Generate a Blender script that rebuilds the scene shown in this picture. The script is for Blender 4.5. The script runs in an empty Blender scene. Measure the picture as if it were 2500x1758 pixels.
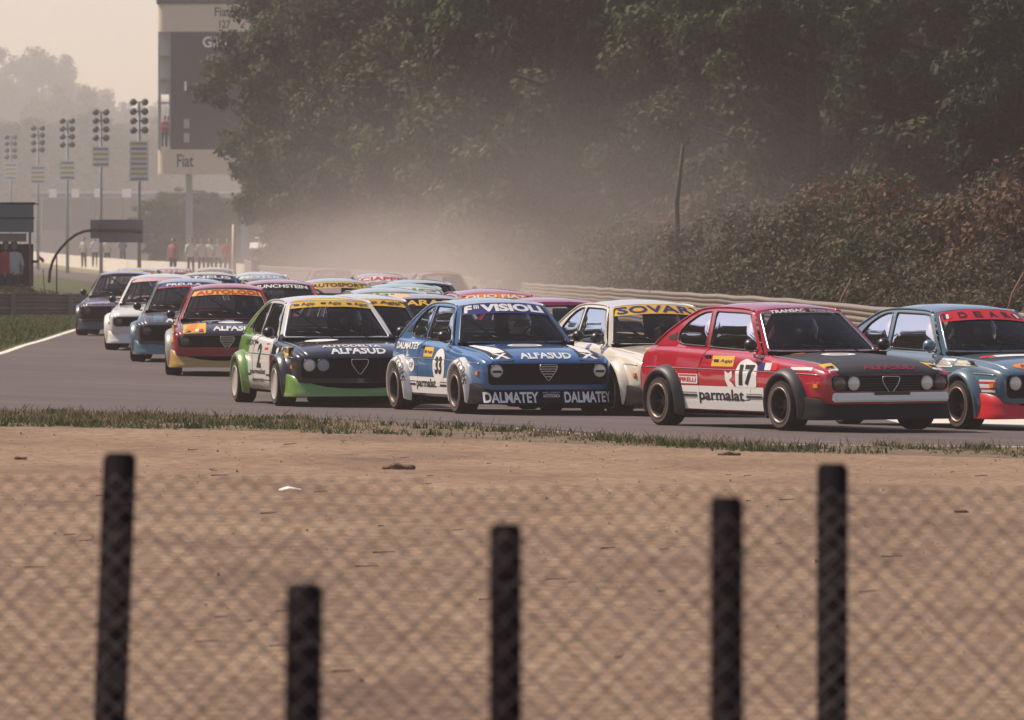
import bpy, bmesh, math, random
from mathutils import Vector, Matrix
from mathutils.bvhtree import BVHTree
from mathutils.geometry import delaunay_2d_cdt
R = math.radians
random.seed(7)
C = bpy.context.scene.collection
sc = bpy.context.scene

# ------------------------------------------------------------------ camera, sky, sun, exposure
FPX = 18000.0; HZ = 565.0; HC = 2.02            # focal length in photo pixels, horizon row, camera height
cam = bpy.data.cameras.new('camera'); camo = bpy.data.objects.new('camera', cam); C.objects.link(camo)
cam.sensor_width = 36.0; cam.lens = 36.0*FPX/2500.0
camo.location = (0, 0, HC); camo.rotation_euler = (R(90) - math.atan((879-HZ)/FPX), 0, 0)
cam.clip_start = 0.5; cam.clip_end = 6000
cam.dof.use_dof = True; cam.dof.focus_distance = 79.0; cam.dof.aperture_fstop = 10.0
sc.camera = camo
SUN_EL, SUN_AZ = R(50), math.atan2(0.42, -0.85)      # direction towards the sun (left, behind the cars)
world = bpy.data.worlds.new('World'); sc.world = world; world.use_nodes = True
wn = world.node_tree; bg = wn.nodes['Background']
sky = wn.nodes.new('ShaderNodeTexSky'); sky.sky_type = 'NISHITA'; sky.sun_disc = False
sky.sun_elevation = SUN_EL; sky.sun_rotation = R(90) - SUN_AZ
sky.air_density = 1.0; sky.dust_density = 1.0; sky.ozone_density = 1.0; sky.altitude = 150
tint = wn.nodes.new('ShaderNodeMix'); tint.data_type = 'RGBA'; tint.blend_type = 'MULTIPLY'; tint.inputs[0].default_value = 1.0
tint.inputs[7].default_value = (1.0, 0.83, 0.78, 1)          # the warm cast of the film stock
wn.links.new(sky.outputs['Color'], tint.inputs[6]); wn.links.new(tint.outputs[2], bg.inputs['Color']); bg.inputs['Strength'].default_value = 0.15
sl = bpy.data.lights.new('sun', 'SUN'); so = bpy.data.objects.new('sun', sl); C.objects.link(so)
sl.energy = 4.7; sl.angle = R(0.5); sl.color = (1.0, 0.86, 0.71)
sd = Vector((math.cos(SUN_AZ)*math.cos(SUN_EL), math.sin(SUN_AZ)*math.cos(SUN_EL), math.sin(SUN_EL)))
so.rotation_euler = sd.to_track_quat('Z', 'Y').to_euler(); so.location = (-60, 120, 120)
sc.view_settings.view_transform = 'Standard'; sc.view_settings.look = 'None'
sc.view_settings.exposure = 0.17; sc.view_settings.gamma = 1.0
sc.render.engine = 'CYCLES'
sc.cycles.use_denoising = True
sc.cycles.max_bounces = 6; sc.cycles.diffuse_bounces = 2; sc.cycles.glossy_bounces = 3
sc.cycles.transmission_bounces = 3; sc.cycles.transparent_max_bounces = 12; sc.cycles.volume_bounces = 2
sc.cycles.caustics_reflective = False; sc.cycles.caustics_refractive = False
sc.cycles.volume_step_rate = 4.0; sc.cycles.volume_max_steps = 96

# ------------------------------------------------------------------ terrain height and photo-row helper
def clamp(v, a, b): return max(a, min(b, v))
def gz(x, y):
    z = -0.01*(clamp(x, -15, 10) - 2.9) - 0.007*clamp(y - 74.7, 0, 14.3)
    return z - 0.004*(clamp(y, 130, 200) - 130)
def at(px, py, h=0.0):
    """the world point of height h above the ground that the photograph shows at (px, py)"""
    D = 100.0
    for _ in range(60):
        X = (px-1250)*D/FPX
        D = 0.5*D + 0.5*FPX*(HC - gz(X, D) - h)/(py - HZ)
    return ((px-1250)*D/FPX, D)

# ------------------------------------------------------------------ materials
MATS = {}
def nodes(name):
    m = bpy.data.materials.new(name); m.use_nodes = True
    return m, m.node_tree.nodes, m.node_tree.links, m.node_tree.nodes['Principled BSDF']
def mat(name, col, rough=0.5, metal=0.0, coat=0.0, spec=0.5, dirt=0.0, bump=0.0, bscale=30, var=0.0, emit=0):
    if name in MATS: return MATS[name]
    m, n, l, p = nodes(name)
    p.inputs['Base Color'].default_value = (*col, 1); p.inputs['Roughness'].default_value = rough
    p.inputs['Metallic'].default_value = metal; p.inputs['Coat Weight'].default_value = coat
    p.inputs['Coat Roughness'].default_value = 0.06; p.inputs['Specular IOR Level'].default_value = spec
    if dirt or var:
        tc = n.new('ShaderNodeTexCoord'); nz = n.new('ShaderNodeTexNoise')
        nz.inputs['Scale'].default_value = 3.0; nz.inputs['Detail'].default_value = 6
        l.new(tc.outputs['Object'], nz.inputs['Vector'])
        rp = n.new('ShaderNodeMapRange'); rp.inputs[1].default_value = 0.42; rp.inputs[2].default_value = 0.75
        rp.inputs[4].default_value = max(dirt, var)
        l.new(nz.outputs[0], rp.inputs[0])
        mx = n.new('ShaderNodeMix'); mx.data_type = 'RGBA'
        mx.inputs[6].default_value = (*col, 1); mx.inputs[7].default_value = (0.16, 0.12, 0.09, 1) if dirt else tuple(c*0.55 for c in col)+(1,)
        l.new(rp.outputs[0], mx.inputs[0]); l.new(mx.outputs[2], p.inputs['Base Color'])
    if bump:
        tc = n.new('ShaderNodeTexCoord'); nb = n.new('ShaderNodeTexNoise'); nb.inputs['Scale'].default_value = bscale
        b = n.new('ShaderNodeBump'); b.inputs['Strength'].default_value = bump; b.inputs['Distance'].default_value = 0.02
        l.new(tc.outputs['Object'], nb.inputs['Vector']); l.new(nb.outputs[0], b.inputs['Height']); l.new(b.outputs[0], p.inputs['Normal'])
    MATS[name] = m; return m
def paint(name, col, dirt=0.22): return mat(name, col, rough=0.3, coat=1.0, dirt=dirt)
def ramp(n, stops):
    r = n.new('ShaderNodeValToRGB'); e = r.color_ramp.elements
    while len(e) < len(stops): e.new(0.5)
    for i, (p, c) in enumerate(stops): e[i].position = p; e[i].color = (*c, 1)
    return r
def noise_ground(name, stops, scale, rough=0.95, bump=0.4, bscale=6.0, stretch=(1, 1, 1), fine=None, dist=0.03, rot=None):
    m, n, l, p = nodes(name)
    tc = n.new('ShaderNodeTexCoord'); mp = n.new('ShaderNodeMapping'); mp.inputs['Scale'].default_value = stretch
    if rot is not None: mp.vector_type = 'TEXTURE'; mp.inputs['Rotation'].default_value = (0, 0, rot); mp.inputs['Scale'].default_value = tuple(1/s for s in stretch)
    l.new(tc.outputs['Object'], mp.inputs['Vector'])
    nz = n.new('ShaderNodeTexNoise'); nz.inputs['Scale'].default_value = scale; nz.inputs['Detail'].default_value = 8; nz.inputs['Roughness'].default_value = 0.65
    l.new(mp.outputs[0], nz.inputs['Vector'])
    r = ramp(n, stops); l.new(nz.outputs[0], r.inputs[0]); out = r.outputs[0]
    if fine:
        n2 = n.new('ShaderNodeTexNoise'); n2.inputs['Scale'].default_value = fine[0]; n2.inputs['Detail'].default_value = 5
        l.new(tc.outputs['Object'], n2.inputs['Vector'])
        r2 = ramp(n, [(0.40, fine[1]), (0.62, fine[2])]); l.new(n2.outputs[0], r2.inputs[0])
        mx = n.new('ShaderNodeMix'); mx.data_type = 'RGBA'; mx.blend_type = 'MULTIPLY'; mx.inputs[0].default_value = 1.0
        l.new(out, mx.inputs[6]); l.new(r2.outputs[0], mx.inputs[7]); out = mx.outputs[2]
    l.new(out, p.inputs['Base Color']); p.inputs['Roughness'].default_value = rough; p.inputs['Specular IOR Level'].default_value = 0.25
    nb = n.new('ShaderNodeTexNoise'); nb.inputs['Scale'].default_value = bscale; nb.inputs['Detail'].default_value = 6
    l.new(mp.outputs[0], nb.inputs['Vector'])
    b = n.new('ShaderNodeBump'); b.inputs['Strength'].default_value = bump; b.inputs['Distance'].default_value = dist
    l.new(nb.outputs[0], b.inputs['Height']); l.new(b.outputs[0], p.inputs['Normal'])
    return m
def leafmat(name, c1, c2, tr=0.25):
    m, n, l, p = nodes(name)
    a = n.new('ShaderNodeAttribute'); a.attribute_name = 'tint'
    r = ramp(n, [(0.0, c1), (1.0, c2)]); l.new(a.outputs['Fac'], r.inputs[0])
    l.new(r.outputs[0], p.inputs['Base Color']); p.inputs['Roughness'].default_value = 0.7; p.inputs['Specular IOR Level'].default_value = 0.2
    t = n.new('ShaderNodeBsdfTranslucent'); l.new(r.outputs[0], t.inputs['Color'])
    mx = n.new('ShaderNodeMixShader'); mx.inputs[0].default_value = tr
    l.new(p.outputs[0], mx.inputs[1]); l.new(t.outputs[0], mx.inputs[2])
    l.new(mx.outputs[0], n['Material Output'].inputs['Surface'])
    return m
def glassmat(name, tint, opac, refl=1.45):
    """vehicle glass: a dark tinted sheet one can see through, with a real Fresnel reflection on top"""
    m, n, l, p = nodes(name); n.remove(p)
    tr = n.new('ShaderNodeBsdfTransparent'); tr.inputs[0].default_value = (*tint, 1)
    df = n.new('ShaderNodeBsdfDiffuse'); df.inputs[0].default_value = (0.10, 0.09, 0.09, 1)
    m1 = n.new('ShaderNodeMixShader'); m1.inputs[0].default_value = opac
    l.new(tr.outputs[0], m1.inputs[1]); l.new(df.outputs[0], m1.inputs[2])
    g = n.new('ShaderNodeBsdfGlossy'); g.inputs['Roughness'].default_value = 0.03
    f = n.new('ShaderNodeFresnel'); f.inputs[0].default_value = refl
    m2 = n.new('ShaderNodeMixShader'); l.new(f.outputs[0], m2.inputs[0])
    l.new(m1.outputs[0], m2.inputs[1]); l.new(g.outputs[0], m2.inputs[2])
    l.new(m2.outputs[0], n['Material Output'].inputs['Surface'])
    return m
M_glass = glassmat('windscreen_glass', (0.90, 0.90, 0.90), 0.05, 1.40)
M_sglass = glassmat('side_glass', (0.85, 0.85, 0.85), 0.03, 1.5)
M_black = mat('black_rubber', (0.008, 0.007, 0.008), 0.35)
M_flat = mat('flat_black', (0.008, 0.006, 0.008), 0.7, spec=0.15)
M_matt = mat('matt_black_paint', (0.034, 0.031, 0.031), 0.5, var=0.3)
M_tyre = mat('tyre_rubber', (0.009, 0.007, 0.007), 0.8, spec=0.2, bump=0.1)
M_sidewall = mat('dusty_sidewall', (0.075, 0.052, 0.045), 0.85)
M_gold = mat('bronze_rim', (0.26, 0.18, 0.14), 0.4, metal=0.4); M_rimd = mat('dark_rim', (0.03, 0.022, 0.02), 0.45, metal=0.3)
M_rimw = mat('white_rim', (0.46, 0.42, 0.38), 0.35)
M_dark = mat('dark_interior', (0.008, 0.007, 0.008), 0.8)
M_under = mat('underbody', (0.004, 0.003, 0.004), 0.9, spec=0.0)
M_chrome = mat('dull_chrome', (0.55, 0.53, 0.50), 0.25, metal=0.9)
M_lens = mat('lamp_lens', (0.72, 0.64, 0.54), 0.15, coat=1.0)
M_lensd = mat('amber_lens', (0.10, 0.05, 0.04), 0.2, coat=0.6)
M_white = paint('white_paint', (0.74, 0.71, 0.66), 0.12)
M_wflat = mat('white_vinyl', (0.78, 0.76, 0.72), 0.45)
M_yel = mat('yellow_vinyl', (0.72, 0.42, 0.045), 0.45)
M_redv = mat('red_vinyl', (0.62, 0.02, 0.03), 0.4)
M_orange = mat('orange_vinyl', (0.75, 0.22, 0.03), 0.45)
M_bluev = mat('blue_vinyl', (0.02, 0.03, 0.16), 0.45)
M_ink = mat('black_ink', (0.02, 0.016, 0.02), 0.5)
M_green = paint('green_paint', (0.16, 0.30, 0.05), 0.15)
M_red = paint('red_paint', (0.42, 0.004, 0.022), 0.06)
M_blue = paint('blue_paint', (0.038, 0.135, 0.31), 0.12)
M_lblue = paint('pale_blue_paint', (0.085, 0.15, 0.19), 0.15)
M_bpaint = paint('black_paint', (0.014, 0.013, 0.015), 0.12)
M_cage = mat('cage_tube', (0.05, 0.05, 0.05), 0.5)

# ------------------------------------------------------------------ mesh helpers
def mesh(name, verts, faces, smooth=True):
    me = bpy.data.meshes.new(name); me.from_pydata([tuple(v) for v in verts], [], faces)
    me.update()
    if smooth: me.polygons.foreach_set('use_smooth', [True]*len(me.polygons))
    return me
def link(name, me, m=None, parent=None, loc=None):
    o = bpy.data.objects.new(name, me); C.objects.link(o)
    if m is not None:
        if len(me.materials) == 0: me.materials.append(m)
        elif me.materials[0] is not m:
            o.material_slots[0].link = 'OBJECT'; o.material_slots[0].material = m
    if parent: o.parent = parent
    if loc: o.location = loc
    return o
def thing(name, label, cat, loc=(0, 0, 0), rz=0, group=None):
    o = bpy.data.objects.new(name, None); C.objects.link(o); o.location = loc; o.rotation_euler = (0, 0, rz)
    o.empty_display_size = 0.2
    o['label'] = label; o['category'] = cat
    if group: o['group'] = group
    return o
def tag(o, label, cat, group=None):
    o['label'] = label; o['category'] = cat
    if group: o['group'] = group
    return o
class MB:
    def __init__(s): s.v = []; s.f = []
    def add(s, vs, fs):
        b = len(s.v); s.v += [tuple(v) for v in vs]; s.f += [tuple(b+i for i in f) for f in fs]
    def box(s, x0, x1, y0, y1, z0, z1):
        s.add([(x0,y0,z0),(x1,y0,z0),(x1,y1,z0),(x0,y1,z0),(x0,y0,z1),(x1,y0,z1),(x1,y1,z1),(x0,y1,z1)],
              [(0,3,2,1),(4,5,6,7),(0,1,5,4),(1,2,6,5),(2,3,7,6),(3,0,4,7)])
    def tube(s, pts, r, n=6, closed=False, r2=None):
        pts = [Vector(p) for p in pts]; N = len(pts); vs = []; fs = []
        up = None
        for i, p in enumerate(pts):
            a = pts[(i-1) % N] if (closed or i) else p; b = pts[(i+1) % N] if (closed or i < N-1) else p
            d = (b-a).normalized()
            if up is None: up = d.orthogonal().normalized()
            up = (up - d*up.dot(d)); up = up.normalized() if up.length > 1e-6 else d.orthogonal().normalized()
            w = d.cross(up); rr = r if r2 is None else r + (r2-r)*i/(N-1)
            for k in range(n):
                t = 2*math.pi*k/n; vs.append(p + (up*math.cos(t) + w*math.sin(t))*rr)
        for i in range(N if closed else N-1):
            j = (i+1) % N
            for k in range(n): fs.append((i*n+k, i*n+(k+1) % n, j*n+(k+1) % n, j*n+k))
        if not closed: fs += [tuple(range(n))[::-1], tuple((N-1)*n+k for k in range(n))]
        s.add(vs, fs)
    def lathe(s, prof, c=(0, 0, 0), axis='y', n=24):
        vs = []; fs = []; m = len(prof)
        for k in range(n):
            t = 2*math.pi*k/n; ct, st = math.cos(t), math.sin(t)
            for r, h in prof:
                if axis == 'y': v = (c[0]+r*ct, c[1]+h, c[2]+r*st)
                elif axis == 'x': v = (c[0]+h, c[1]+r*ct, c[2]+r*st)
                else: v = (c[0]+r*ct, c[1]+r*st, c[2]+h)
                vs.append(v)
        for k in range(n):
            j = (k+1) % n
            for i in range(m-1): fs.append((k*m+i, j*m+i, j*m+i+1, k*m+i+1))
        s.add(vs, fs)
    def build(s, name, m, parent=None, smooth=False, loc=None):
        return link(name, mesh(name, s.v, s.f, smooth), m, parent, loc)
    def me(s, name, smooth=True): return mesh(name, s.v, s.f, smooth)
def lerp(a, b, t): return a + (b-a)*t
def interp(tab, x):
    if x <= tab[0][0]: return tab[0][1]
    for (x0, y0), (x1, y1) in zip(tab, tab[1:]):
        if x <= x1:
            t = (x-x0)/(x1-x0); return y0 + (y1-y0)*t
    return tab[-1][1]
def inpoly(p, poly):
    x, y = p; c = False; n = len(poly); j = n-1
    for i in range(n):
        xi, yi = poly[i]; xj, yj = poly[j]
        if (yi > y) != (yj > y) and x < (xj-xi)*(y-yi)/(yj-yi)+xi: c = not c
        j = i
    return c
def rounded(poly, r, n=4):
    """corners of a 2D polygon rounded with radius r, then the edges cut into short pieces"""
    out = []; N = len(poly)
    for i in range(N):
        p0, p, p1 = Vector(poly[i-1]), Vector(poly[i]), Vector(poly[(i+1) % N])
        a = (p0-p); b = (p1-p); ra = min(r, a.length*0.45, b.length*0.45)
        a = p + a.normalized()*ra; b = p + b.normalized()*ra
        for k in range(n+1):
            t = k/n; out.append(tuple((1-t)**2*a + 2*t*(1-t)*p + t*t*b))
    return out
def densify(poly, step):
    out = []
    for i in range(len(poly)):
        a, b = Vector(poly[i]), Vector(poly[(i+1) % len(poly)]); k = max(1, int((b-a).length/step))
        for j in range(k): out.append(tuple(a.lerp(b, j/k)))
    return out
def cdt(outlines, keep, step=0.08, grid=True):
    """constrained triangulation of the outlines; keep(centroid) says which triangles stay"""
    vs = []; es = []
    for o in outlines:
        b = len(vs); vs += [Vector(p) for p in o]; es += [(b+i, b+(i+1) % len(o)) for i in range(len(o))]
    if grid:
        xs = [v.x for v in vs]; ys = [v.y for v in vs]; x0, x1, y0, y1 = min(xs), max(xs), min(ys), max(ys)
        nx, ny = max(2, int((x1-x0)/step)), max(2, int((y1-y0)/step))
        for i in range(1, nx):
            for j in range(1, ny):
                q = (x0+(x1-x0)*(i+0.13*(j % 2))/nx, y0+(y1-y0)*j/ny)
                if keep(q): vs.append(Vector(q))
    V, E, F, _, _, _ = delaunay_2d_cdt(vs, es, [], 0, 1e-6)
    F = [f for f in F if keep((sum(V[i].x for i in f)/3, sum(V[i].y for i in f)/3))]
    return [tuple(v) for v in V], F
def panel(outline, holes, fmap, step=0.08):
    V, F = cdt([outline]+holes, lambda p: inpoly(p, outline) and not any(inpoly(p, h) for h in holes), step)
    return [fmap(*v) for v in V], F

# ------------------------------------------------------------------ the racing saloon: shared meshes, all in car space (x forward, y left)
XO = 1.93
WF, WR, WZ = 0.72, 3.175, 0.265                    # axle stations from the nose, hub height
T_W = [(0, .685), (.02, .715), (.05, .738), (.10, .758), (.2, .775), (.4, .785), (.8, .795), (2.2, .795), (3.0, .785), (3.4, .768), (3.65, .745), (3.78, .72), (3.85, .69)]
T_ZB = [(0, .555), (.012, .580), (.03, .600), (.06, .620), (.10, .637), (.16, .655), (.28, .682), (.45, .702), (.8, .726), (1.1, .748), (1.3, .767), (1.5, .780), (2.4, .810), (3.2, .835), (3.5, .842), (3.7, .825), (3.8, .79), (3.85, .76)]
T_CR = [(0, .004), (.04, .014), (.1, .026), (.4, .042), (.8, .048), (1.3, .036), (3.4, .05), (3.7, .05), (3.85, .02)]
T_SILL = [(0, .30), (.25, .28), (.5, .19), (3.3, .19), (3.6, .26), (3.85, .33)]
def W(x): return interp(T_W, x)
def ZB(x): return interp(T_ZB, x)
def station(x):
    w = W(x); zb = ZB(x); zs = interp(T_SILL, x); cr = interp(T_CR, x)
    zc = min(0.565 + (zb-0.6)*0.20, zb-.035)
    pts = [(w*.90, zs-.015), (w*.965, zs), (w*.99, lerp(zs, zc, .3)), (w*1.0, lerp(zs, zc, .65)), (w*1.0, zc-.015), (w*.992, zc), (w*.985, zc+.02),
           (w*.965, lerp(zc+.02, zb, .45)), (w*.945, lerp(zc+.02, zb, .72)), (w*.925, zb-.026), (w*.90, zb-.008), (w*.872, zb)]
    e = w*.872
    hood = [(e*k, zb + cr*(1-k**2.2)) for k in (.97, .9, .78, .6, .4, .2, 0)]
    return pts, hood
NS = 12; NH = 7
xs = [0, .01, .02, .035, .05, .075, .10, .13, .165, .2] + [.2+i*.035 for i in range(1, 100) if .2+i*.035 < 3.64] + [3.65, 3.70, 3.74, 3.78, 3.81, 3.835, 3.85]
def shell():
    V = []; body = []; hood = []; deck = []
    for sgn in (-1, 1):
        base = len(V)
        for x in xs:
            p, h = station(x)
            for y, z in p+h: V.append((XO-x, sgn*y, z))
        n = NS+NH
        for i in range(len(xs)-1):
            xm = (xs[i]+xs[i+1])/2
            for j in range(n-1):
                a, b, c_, d = base+i*n+j, base+i*n+j+1, base+(i+1)*n+j+1, base+(i+1)*n+j
                cz = sum(V[k][2] for k in (a, b, c_, d))/4
                if j < NS-1 and any((xm-wx)**2+(cz-WZ)**2 < .335**2 for wx in (WF, WR)): continue
                f = (a, b, c_, d) if sgn > 0 else (d, c_, b, a)
                if j >= NS-1:
                    if xm < 1.17 and xm > .012: (hood if j >= NS else body).append(f)
                    elif xm < 1.33 or xm > 3.50 or xm < .012: body.append(f)
                else: body.append(f)
        for i, rev in ((0, True), (len(xs)-1, False)):
            ring = [base+i*n+j for j in range(n)]
            # end caps: quads between each row and the centre plane
            for j in range(n-1):
                k = len(V); V.append((V[ring[j]][0], 0, V[ring[j]][2])); V.append((V[ring[j+1]][0], 0, V[ring[j+1]][2]))
                f = (ring[j], k, k+1, ring[j+1])
                body.append(f)
    return V, body, hood
def gy(z):
    t = (z-.80)/.42; return .692 - .105*t - .085*t*t
T_RAIL = [(1.80, 1.205), (1.88, 1.222), (2.0, 1.232), (2.3, 1.243), (2.6, 1.243), (2.8, 1.23), (2.95, 1.20)]
def side_outline():
    pts = [(1.30, .765), (1.80, 1.205), (1.88, 1.222), (2.0, 1.232), (2.15, 1.238), (2.3, 1.243), (2.45, 1.244), (2.6, 1.243), (2.7, 1.238), (2.8, 1.23), (2.88, 1.217), (2.95, 1.20),
           (3.08, 1.138), (3.22, 1.065), (3.36, .985), (3.48, .905), (3.56, .840)]
    xb = [3.5, 3.4, 3.2, 3.0, 2.8, 2.6, 2.4, 2.2, 2.0, 1.8, 1.6, 1.45, 1.35]
    return pts + [(x, ZB(x)) for x in xb]
DOORW = rounded([(1.43, .803), (1.845, 1.178), (2.0, 1.192), (2.555, 1.203), (2.42, .835)], .03)
QUARW = rounded([(2.49, .840), (2.635, 1.203), (2.78, 1.192), (2.90, 1.155), (3.02, 1.085), (3.115, .99), (3.10, .885), (2.98, .856)], .035)
VENT = rounded([(3.16, .985), (3.145, .90), (3.30, .905), (3.33, .925)], .012)
def smap(sgn, off=0.0): return lambda x, z: (XO-x, sgn*(gy(z)+off), z)
def ws_pt(s, t, off=0.0):
    k = 0.90 if abs(s) > 1 else 1
    xb = 1.175+.125*s*s; zb = .800-.030*s*s; xt = 1.745+.055*s*s; zt = 1.245-.04*s*s
    yb = gy(.77)*s; yt = gy(1.205)*s
    x = lerp(xb, xt, t); y = lerp(yb, yt, t); z = lerp(zb, zt, t) + .018*math.sin(math.pi*t)
    return (XO-x+off*.5, y, z+off*.85)
def rw_pt(s, t, off=0.0):
    xb = 3.60-.03*s*s; zb = .905-.05*s*s; xt = 2.97-.02*s*s; zt = 1.235-.035*s*s
    yb = gy(.85)*s; yt = gy(1.2)*s
    x = lerp(xb, xt, t); z = lerp(zb, zt, t) + .02*math.sin(math.pi*t)
    return (XO-x-off*.5, lerp(yb, yt, t), z+off*.85)
def roof_pt(s, t):
    xf = 1.745+.055*s*s; xr = 2.97-.02*s*s; x = lerp(xf, xr, t)
    zr = interp(T_RAIL, lerp(1.80, 2.95, t)); e = lerp(.04, .058, math.sin(math.pi*t)) if t < .98 else .035
    e = .04 + .018*math.sin(math.pi*t) - .005*t
    return (XO-x, gy(zr)*s, zr + e*(1-abs(s)**2.6))
WSH = rounded([(-.925, .055), (.925, .055), (.905, .935), (-.905, .935)], .07)
RWH = rounded([(-.88, .12), (.88, .12), (.84, .90), (-.84, .90)], .08)
def build_shared():
    S = {}
    V, bf, hf = shell()
    mb = MB(); mb.add(V, bf)
    for sg in (-1, 1):
        v, f = panel(densify(side_outline(), .06), [DOORW, QUARW], smap(sg), .08)
        mb.add(v, f)
    fr = densify([(-1, 0), (1, 0), (1, 1), (-1, 1)], .08)
    v, f = panel(fr, [WSH], ws_pt, .2); mb.add(v, f)
    v, f = panel(fr, [RWH], rw_pt, .2); mb.add(v, f)
    bm = bmesh.new(); bm.from_mesh(mb.me('x')); bmesh.ops.remove_doubles(bm, verts=bm.verts, dist=.004)
    loose = [v for v in bm.verts if not v.link_faces]; bmesh.ops.delete(bm, geom=loose, context='VERTS')
    bmesh.ops.recalc_face_normals(bm, faces=bm.faces)
    me = bpy.data.meshes.new('body'); bm.to_mesh(me); bm.free()
    me.polygons.foreach_set('use_smooth', [True]*len(me.polygons)); S['body'] = me
    used = sorted({i for f in hf for i in f}); ix = {k: i for i, k in enumerate(used)}
    hv = [(V[i][0], V[i][1], V[i][2]+.003) for i in used]
    bm = bmesh.new(); m0 = mesh('hood', hv, [tuple(ix[i] for i in f) for f in hf]); bm.from_mesh(m0)
    bmesh.ops.remove_doubles(bm, verts=bm.verts, dist=.001)
    ret = bmesh.ops.extrude_edge_only(bm, edges=[e for e in bm.edges if len(e.link_faces) == 1])
    for g in ret['geom']:
        if isinstance(g, bmesh.types.BMVert): g.co.z -= .01
    bmesh.ops.recalc_face_normals(bm, faces=bm.faces)
    bm.to_mesh(m0); bm.free(); m0.polygons.foreach_set('use_smooth', [True]*len(m0.polygons)); S['hood'] = m0
    NSs, NT = 24, 26; v = []; f = []
    for i in range(NT+1):
        for j in range(NSs+1): v.append(roof_pt(-1+2*j/NSs, i/NT))
    for i in range(NT):
        for j in range(NSs): a = i*(NSs+1)+j; f.append((a, a+NSs+1, a+NSs+2, a+1))
    S['roof'] = mesh('roof', v, f)
    g = MB()
    for sg in (-1, 1): g.tube([(XO-x, sg*(gy(z)+.006), z+.002) for x, z in side_outline()[1:17]], .010, 6)
    S['gutter'] = g.me('drip_gutter')
    inner = lambda P, k=0: P
    S['windscreen'] = mesh('windscreen', *panel(WSH, [], lambda s, t: ws_pt(s, t, -.006), .15))
    S['rear_window'] = mesh('rear_window', *panel(RWH, [], lambda s, t: rw_pt(s, t, -.006), .15))
    def seal(pts, r): q = MB(); q.tube(pts, r, 6, True); return q.me('seal')
    S['ws_seal'] = seal([ws_pt(s, t, .001) for s, t in WSH], .011)
    S['rw_seal'] = seal([rw_pt(s, t, .001) for s, t in RWH], .012)
    for sg, k in ((-1, 'r'), (1, 'l')):
        S['door_window'+k] = mesh('side_window', *panel(DOORW, [], smap(sg, -.006), .1))
        S['quarter_window'+k] = mesh('side_window', *panel(QUARW, [], smap(sg, -.006), .1))
        S['dw_seal'+k] = seal([smap(sg, .001)(*p) for p in DOORW], .009)
        S['qw_seal'+k] = seal([smap(sg, .001)(*p) for p in QUARW], .009)
        S['vent'+k] = mesh('vent_panel', *panel(VENT, [], smap(sg, .004), .1))
    # wheel-arch flares
    prof = [(.382, .765), (.376, .80), (.360, .838), (.340, .868), (.32, .884), (.303, .882), (.292, .865), (.289, .77)]
    for wx, nm in ((WF, 'f'), (WR, 'b')):
        for sg, k in ((-1, 'r'), (1, 'l')):
            v = []; f = []; n = 34; m = len(prof)
            for i in range(n+1):
                th = lerp(R(-22), R(202), i/n); e = 1 - .35*abs(2*i/n-1)**3
                lo = .02*abs(2*i/n-1)**2
                for r, y in prof: v.append((XO-wx+(r+lo)*math.cos(th), sg*(.77+(y-.77)*e), WZ+(r)*math.sin(th)))
            for i in range(n):
                for j in range(m-1): a = i*m+j; f.append((a, a+1, a+m+1, a+m))
            S['flare'+nm+k] = mesh('wheel_arch_flare', v, f)
    # front spoiler
    path = [(.46, .80), (.34, .808), (.24, .80), (.16, .78), (.10, .75), (.05, .70), (.015, .63), (-.01, .53), (-.03, .4), (-.042, .2), (-.047, 0)]
    path = [(x, -y) for x, y in path] + [(x, y) for x, y in path[-2::-1]]
    for key_, c0_, c1_, c2_ in (('spoiler', .74, .40, 4), ('spoiler_sweep', .46, .86, 3)):
        v = []; f = []; n = len(path)
        lv = [(.325, 0.02), (.315, .0), (.25, -.01), (.18, -.03), (.135, -.05), (.125, -.045), (.125, .03)]
        for x, y in path:
            for z, o in [((.135+(z_-.135)*(c0_+c1_*(abs(y)/.8)**c2_)), o_) for z_, o_ in lv]:
                v.append((XO-(x+o*(1-min(1, max(0, x)/.46))), y*(1-o*.6), z))
        m = len(lv)
        for i in range(n-1):
            for j in range(m-1): a = i*m+j; f.append((a, a+m, a+m+1, a+1))
        S[key_] = mesh('front_spoiler', v, f)
    q = MB(); q.lathe([(.150, -.115), (.225, -.118), (.252, -.10), (.265, -.07), (.265, .07), (.252, .10), (.225, .118), (.172, .116)], n=36); S['tyre'] = q.me('tyre')
    q = MB(); q.lathe([(.172, .117), (.226, .1195)], n=36); S['wall'] = q.me('sidewall')
    q = MB(); q.lathe([(.166, .112), (.158, .104), (.150, .03), (.148, -.11), (.0, -.11)], n=36); S['rim'] = q.me('rim')
    q = MB(); q.lathe([(.185, .112), (.186, .121), (.174, .124), (.163, .112)], n=36); S['rimlip'] = q.me('rim_lip')
    q = MB()
    for k in range(8):
        t = k*math.pi/4; c, s = math.cos(t), math.sin(t); w = .013
        q.add([(c*.04-s*w, .03, s*.04+c*w), (c*.04+s*w, .03, s*.04-c*w), (c*.152+s*w*.8, .055, s*.152-c*w*.8), (c*.152-s*w*.8, .055, s*.152+c*w*.8),
               (c*.04-s*w, .0, s*.04+c*w), (c*.04+s*w, .0, s*.04-c*w), (c*.152+s*w*.8, .03, s*.152-c*w*.8), (c*.152-s*w*.8, .03, s*.152+c*w*.8)],
              [(0, 1, 2, 3), (4, 7, 6, 5), (0, 4, 5, 1), (3, 2, 6, 7), (0, 3, 7, 4), (1, 5, 6, 2)])
    q.lathe([(.058, .02), (.055, .045), (.03, .052), (0, .053)], n=16); S['spokes'] = q.me('spokes', False)
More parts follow.
